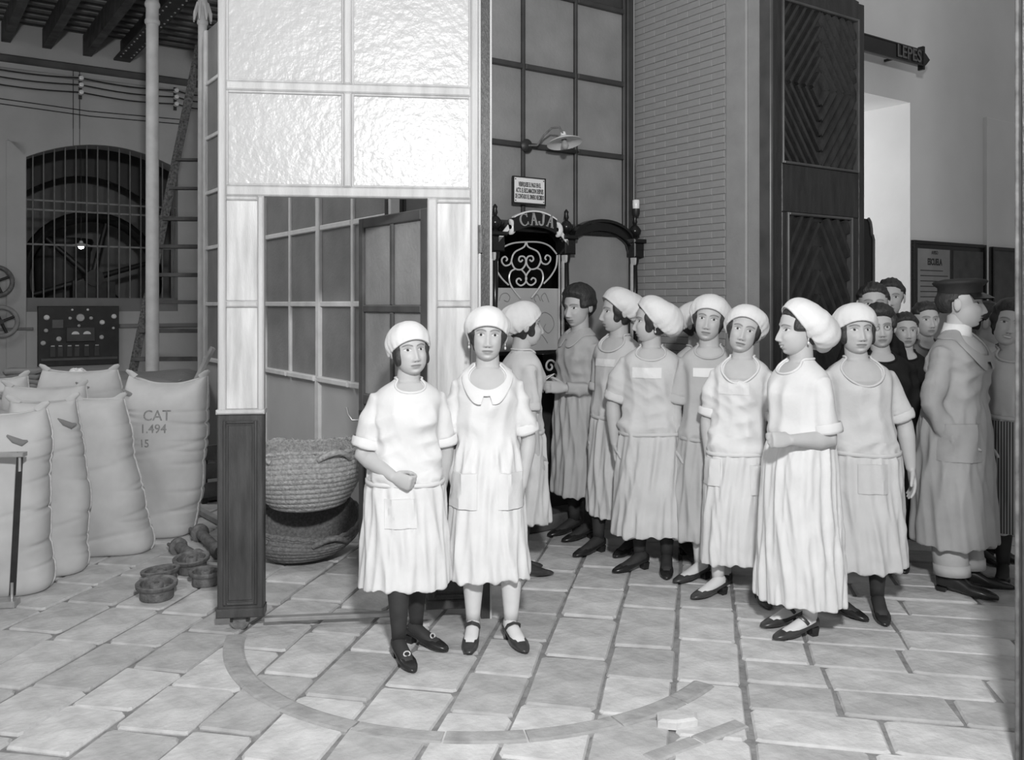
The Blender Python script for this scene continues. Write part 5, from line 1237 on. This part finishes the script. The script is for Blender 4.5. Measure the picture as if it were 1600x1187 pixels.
            mb = MB().tube([(sg*.09,0,.8),(fx*.9,fy*.8,.46),(fx,fy+.005,.2),(fx,fy-.005,.095)], [(.10,.10),(.088,.09),(.078,.086),(.074,.086)], 20); v = np.array(mb.v); v += .004*np.sin(v[:,[2,2,2]]*45+seed)*np.array([1,1,0])
            child('trouser_leg', v*s, mb.f, trousers)
            rg = MB().tube([(fx,fy-.002,.15),(fx,fy-.005,.095)], [(.0775,.090),(.0775,.090)], 20); child('trouser_cuff', np.array(rg.v)*s, rg.f, trousers)
        L = 1.0 if trousers is None else 1.15; rg = []
        for y, w_, zt, zo_ in ((.062,.012,.066,1),(.056,.026,.072,1),(.035,.033,.070,1),(.0,.034,.058,.85),(-.04,.035,.050,.5),(-.085,.040,.052,.12),(-.115,.040,.048,0),(-.15,.034,.036,0),(-.178,.022,.027,.02),(-.192,.008,.018,.05)):
            z0 = .008 + hh*zo_; zt = zt + (hh*.55*zo_ if zo_ > .3 else 0) + (.03 if trousers and y > -.06 else 0) + (.008 if trousers else 0)
            ring = []
            for q in np.linspace(0, 2*math.pi, 18, endpoint=False):
                c, s_ = math.cos(q), math.sin(q); ring.append(tuple(tf((w_*L*math.copysign(abs(c)**.75, c), y*L, z0 + (zt-z0)*(.5+.5*math.copysign(abs(s_)**.7, s_))))))
            rg.append(ring)
        mb = MB().rings(rg); sh_ = child('shoe', mb.v, mb.f, shoe)
        hb = MB(); hv_ = [(x*w, y0, z) for z, w, yf, yb in ((0,.8,.02,.055),(.008+hh,1,.012,.06)) for x, y0 in ((-.026,yf),(.026,yf),(.022,yb),(-.022,yb))]
        hb.add([tuple(tf((a*L, b_*L, c))) for a, b_, c in hv_], [(3,2,1,0),(4,5,6,7),(0,1,5,4),(1,2,6,5),(2,3,7,6),(3,0,4,7)]); link('heel', hb.mesh('heel'), sh_).data.materials.append(LEATHB)
        if strap:
            sb_ = MB().tube([tf((-.034,-.015,.068)), tf((-.030,-.030,.088)), tf((0,-.040,.102)), tf((.030,-.030,.088)), tf((.034,-.015,.068))], .005*s, 6, flat=2); sb_.build('strap', shoe, sh_, True)
        if buckle:
            MB().tube([tf((.016*math.cos(q), -.098+.006*math.sin(q), .062+.010*math.sin(q))) for q in np.linspace(0, 2*math.pi, 13)], .0035*s, 6, caps=False).build('buckle', BRASS, sh_, True)
    if earring:
        for sg in (-1, 1):
            q = hR @ Vector((sg*.080, .012, -.048))*HS + hc; MB().lathe([(.001,-.016),(.006,-.010),(.005,-.003),(.0015,.0),(.0015,.018)], 8, Matrix.Translation(q*s)).build('earring', BRASS, root, True)
    return root, s, AR, loc, rzr
A_hang = lambda sg, o=.20: {'up': (sg*o, .04, -1), 'fore': (sg*.02, -.22, -1)}
FARP = dict(face_px=(64, 56), vox=.011, body_vox=.009)
# two young women in front of the gate
person('stout woman with dark stockings and buckled shoes, one fist held before her white smock', 633, 4.20, 1.50, rz=16, yaw=8, pitch=-1, roll=-4, stout=1.13, lean=(.035,0), hem=.30, flare=.88, belt=.83, neck_drop=.045, pleat=.022, npl=15,
       arms={'l': {'up': (-.30,-.02,-1), 'fore': (.62,-.80,-.42), 'hand': (.80,-.55,-.30), 'thumb': (.2,-.3,1), 'curl': 1.15}, 'r': {'up': (.20,.10,-1), 'fore': (-.1,.12,-1)}},
       cap_kw=dict(puff=.022, tau=.38, droop=.012, low=.05, gathers=16), feet=[(-.055,-.17,12),(.06,.0,42)], stocking=BLKST, shoe=LEATHB, buckle=True, pockets=[(-.06,.70,.15,.14,0,.010)], seed=3, wide=1.08, face_px=(130,116), vox=.0068)
person('young woman with both hands in her pockets and light stockings with strap shoes', 762, 4.32, 1.57, rz=0, yaw=3, pitch=0, roll=2, stout=1.0, hem=.30, flare=.90, belt=None, neck_drop=.085, pleat=.03, npl=13,
       arms={'l': {'up': (-.26,.05,-1), 'fore': (.22,-.26,-1), 'thumb': (.3,-1,0)}, 'r': {'up': (.26,.05,-1), 'fore': (-.16,-.26,-1), 'thumb': (-.3,-1,0)}},
       cap_kw=dict(puff=.020, tau=.34, droop=.01, low=.06, side=-.4, gathers=14), feet=[(-.07,-.06,-4),(.115,-.06,22)], stocking=WHTST, shoe=LEATH, strap=True, collar=(1,WHITEC), pockets=[(-.105,.74,.15,.17,-.1,.03),(.115,.74,.15,.17,.1,.03)], seed=5, wide=.98, face_px=(130,116), vox=.0068, earring=True)
# at the counter
person('capped woman turned to the counter, mostly hidden behind the girl with hands in pockets', 810, 5.30, 1.595, rz=112, yaw=-8, hem=.33, flare=.92, belt=.86, dress=OFFC, neck_drop=.02, cap_kw=dict(puff=.028, tau=.5, droop=.02), arms={'l': {'up': (-.10,.02,-1), 'fore': (.05,-.2,-1)}, 'r': {'up': (.10,.02,-1), 'fore': (-.05,-.25,-1)}}, seed=7, stocking=BLKST, face_px=(80,70), lean=(0,-.05))
r_, s_, AR, loc, rzr = person('bareheaded dark haired woman in a long grey overall holding a paper slip', 905, 6.18, 1.71, rz=-58, yaw=12, pitch=8, hem=.30, flare=.80, belt=None, dress=GREYC, neck_drop=.03, pleat=.02, npl=9, cap=None, hair='bun', sleeve='long',
       arms={'l': {'up': (-.10,.22,-1), 'fore': (.32,-1,.04), 'hand': (.25,-1,.1), 'thumb': (.2,.2,1), 'curl': .55}, 'r': {'up': (.10,.10,-1), 'fore': (-.25,-1,.08), 'hand': (-.3,-1,.1), 'thumb': (-.2,.2,1), 'curl': .55}}, seed=9, stocking=BLKST, shoe=LEATHB, face_px=(96,84), collar=(1,GREYC))
hp = (AR['l'][2] + AR['r'][2])*.5*s_ + Vector((-.02,-.10,.055))
c = loc + Matrix.Rotation(rzr, 3, 'Z') @ hp
tag(MB().box((0,0,0), (.16,.10,.004), Matrix.Rotation(.5, 3, 'X') @ Matrix.Rotation(-.25, 3, 'Y')).build('paper_slip', PAPER, None, loc=c, rz=rzr), 'white paper slip held by the bareheaded woman at the counter', 'paper')
person('capped young woman in profile behind the counter queue, a plain white patch on her smock', 966, 5.78, 1.68, rz=-42, yaw=-38, pitch=2, hem=.25, flare=.80, belt=.84, dress=OFFC, neck_drop=.07, cap_kw=dict(puff=.042, tau=.60, droop=.03, low=-.05), arms={'l': A_hang(-1,.1), 'r': A_hang(1,.15)}, patch=(-.01,1.17,.15,.045,.0), seed=11, stocking=BLKST, shoe=LEATHB, feet=[(-.09,-.10,-10),(.07,.05,0)], face_px=(96,84))
person('capped woman looking over her shoulder in profile, with a marked name patch on her smock', 1018, 5.42, 1.62, rz=-12, yaw=-82, pitch=2, stout=1.12, hem=.225, flare=.92, belt=.82, dress=OFFC, neck_drop=.06, cap_kw=dict(puff=.048, tau=.72, droop=.035, low=-.08), arms={'l': {'up': (-.34,.02,-1), 'fore': (.06,-.10,-1)}, 'r': {'up': (.36,.06,-1), 'fore': (.02,-.06,-1), 'curl': .9}}, patch=(-.02,1.18,.17,.06,.0), seed=13, stocking=BLKST, shoe=LEATHB, feet=[(-.07,-.03,-50),(.09,-.03,2)], face_px=(96,84), earring=True)
person('woman in the shade half hidden behind the tilted white cap, face in profile', 1090, 5.72, 1.60, rz=20, yaw=35, hem=.25, dress=OFFC, belt=.86, seed=15, stocking=BLKST, cap_kw=dict(puff=.02), **FARP)
person('tall capped woman looking at the camera with tilted head and plain white yoke', 1108, 5.28, 1.635, rz=-12, yaw=-6, roll=8, hem=.22, flare=.85, belt=.80, dress=GREYC, neck_drop=.055, cap_kw=dict(puff=.030, tau=.42, droop=.015, low=.0), arms={'l': {'up': (-.22,.02,-1), 'fore': (.03,-.1,-1)}, 'r': A_hang(1,.2)}, patch=(-.01,1.18,.16,.05,.0), seed=17, stocking=WHTST, shoe=LEATH, feet=[(-.05,-.08,-50),(.09,.02,0)], face_px=(110,96))
person('capped young woman with pale stockings, head tilted, standing before the taller capped woman', 1152, 4.95, 1.575, rz=-22, yaw=6, roll=13, pitch=-2, stout=.98, hem=.185, flare=.86, belt=.80, dress=WHITEC, neck_drop=.10, lean=(.06,0), cap_kw=dict(puff=.034, tau=.50, droop=.025, side=.5, low=-.02), arms={'l': {'up': (-.22,.03,-1), 'fore': (.10,-.22,-1)}, 'r': {'up': (.20,.06,-1), 'fore': (-.14,-.28,-1)}}, pockets=[(-.13,.70,.14,.15,-.2,.03),(.10,.67,.15,.16,.3,.04)], patch=(-.02,1.16,.17,.06,.0), seed=19, stocking=WHTST, shoe=LEATH, feet=[(-.10,-.06,-38),(.13,-.05,20)], face_px=(120,108))
person('laughing capped woman in profile with her bent forearm across and T strap shoes', 1250, 4.40, 1.595, rz=-70, yaw=-15, pitch=2, smile=.9, stout=1.08, hem=.16, flare=.86, belt=.945, dress=WHITEC, neck_drop=.05, pleat=.04, npl=24, cap_kw=dict(puff=.052, tau=.80, droop=.045, low=-.12, gathers=18), hair='short', arms={'r': {'up': (.10,.12,-1), 'fore': (.02,-1,.06), 'hand': (-.05,-1,.06), 'thumb': (-.3,0,1), 'curl': 1.15}, 'l': {'up': (-.16,.1,-1), 'fore': (.05,-.1,-1)}}, seed=23, stocking=WHTST, shoe=LEATH, strap=True, feet=[(-.08,.02,0),(.075,-.02,0)], face_px=(130,116), earring=True, vox=.0068)
person('capped woman with dark stockings facing the camera behind the laughing woman, one arm hanging', 1348, 4.70, 1.585, rz=-4, yaw=2, stout=1.10, hem=.235, flare=.80, belt=.84, dress=OFFC, neck_drop=.10, lean=(-.06,0), wide=1.08, cap_kw=dict(puff=.026, tau=.34, droop=.01, low=.03), arms={'l': A_hang(-1,.2), 'r': {'up': (.42,.06,-1), 'fore': (.10,-.10,-1), 'curl': .30}}, pockets=[(.02,.72,.15,.15,0,.008)], seed=29, stocking=BLKST, shoe=LEATHB, feet=[(-.16,-.06,40),(.055,-.08,-8)], face_px=(130,116))
# men and onlookers
person('man in a peaked cap and long grey dust coat, hand in pocket, light trousers', 1492, 5.05, 1.735, rz=40, yaw=22, stout=1.10, hem=.265, flare=.86, dress=COATC, sleeve='long', neck_drop=.09, pleat=.02, npl=7, belt=None, cap='peaked', shirt=True, hair='man', trousers=TROUS, shoe=LEATHB, feet=[(-.09,-.02,8),(.09,-.02,24)], arms={'l': {'up': (-.30,.12,-1), 'fore': (.42,-.42,-.95)}, 'r': {'up': (.2,.05,-1), 'fore': (-.05,-.3,-1)}}, pockets=[(-.09,.78,.18,.19,-.45,.012)], collar=(1,COATC), seed=31, face_px=(96,84), lean=(0,-.04), moustache=True, group='men and onlookers')
person('dark haired man in dark jacket peering out hard against the carved door leaf', 1364, 6.0, 1.73, rz=-14, yaw=-4, cap=None, hair='man', dress=DARKC, sleeve='long', trousers=DIMC, hem=.6, seed=37, group='men and onlookers', **FARP)
person('dark haired man in dark jacket in front of the white embrasure, peering over the others', 1391, 6.95, 1.785, rz=-20, yaw=-2, cap=None, hair='man', dress=DARKC, sleeve='long', trousers=DIMC, hem=.6, seed=41, group='men and onlookers', **FARP)
person('woman with spectacles in a black dress looking over from behind the capped woman', 1384, 5.50, 1.575, rz=-14, yaw=0, roll=-4, cap=None, hair='short', dress=DARKC, sleeve='long', hem=.2, neck_drop=.05, glasses=True, smile=.2, seed=43, stocking=BLKST, shoe=LEATHB, group='men and onlookers', lean=(-.06,0), stout=1.1, **FARP)
person('short onlooker whose face shows only above the grey coat shoulder', 1414, 6.30, 1.53, rz=-10, cap=None, hair='man', dress=DARKC, sleeve='long', hem=.5, trousers=DIMC, seed=47, group='men and onlookers', **FARP)
person('dark onlooker half hidden behind the peaked cap man, before the notice board', 1446, 6.60, 1.605, rz=0, cap=None, hair='man', dress=DIMC, sleeve='long', hem=.5, trousers=DIMC, seed=53, group='men and onlookers', **FARP)
person('person in a grey overall standing close behind the peaked cap man', 1540, 5.62, 1.60, rz=25, yaw=40, pitch=12, cap=None, hair='man', dress=GREYC, sleeve='long', hem=.42, flare=.85, seed=59, stocking=BLKST, shoe=LEATHB, group='men and onlookers', headfwd=.02, **FARP)
person('dark haired woman with white sleeves and a striped apron beside the door jamb', 1592, 5.15, 1.61, rz=-30, yaw=8, roll=14, lean=(-.08,0), cap=None, hair='bob', dress=OFFC, hem=.30, flare=.9, belt=.95, apron=(0,.62,.40,.62,0.0,STRIPE), smile=.6, seed=61, stocking=BLKST, shoe=LEATHB, group='men and onlookers', **FARP)
person('cashier sitting inside the office, only dark hair showing through the grille', 812, 7.02, 1.58, rz=20, cap=None, hair='man', dress=DARKC, sleeve='long', hem=.5, trousers=DIMC, seed=67, group='men and onlookers', **FARP)
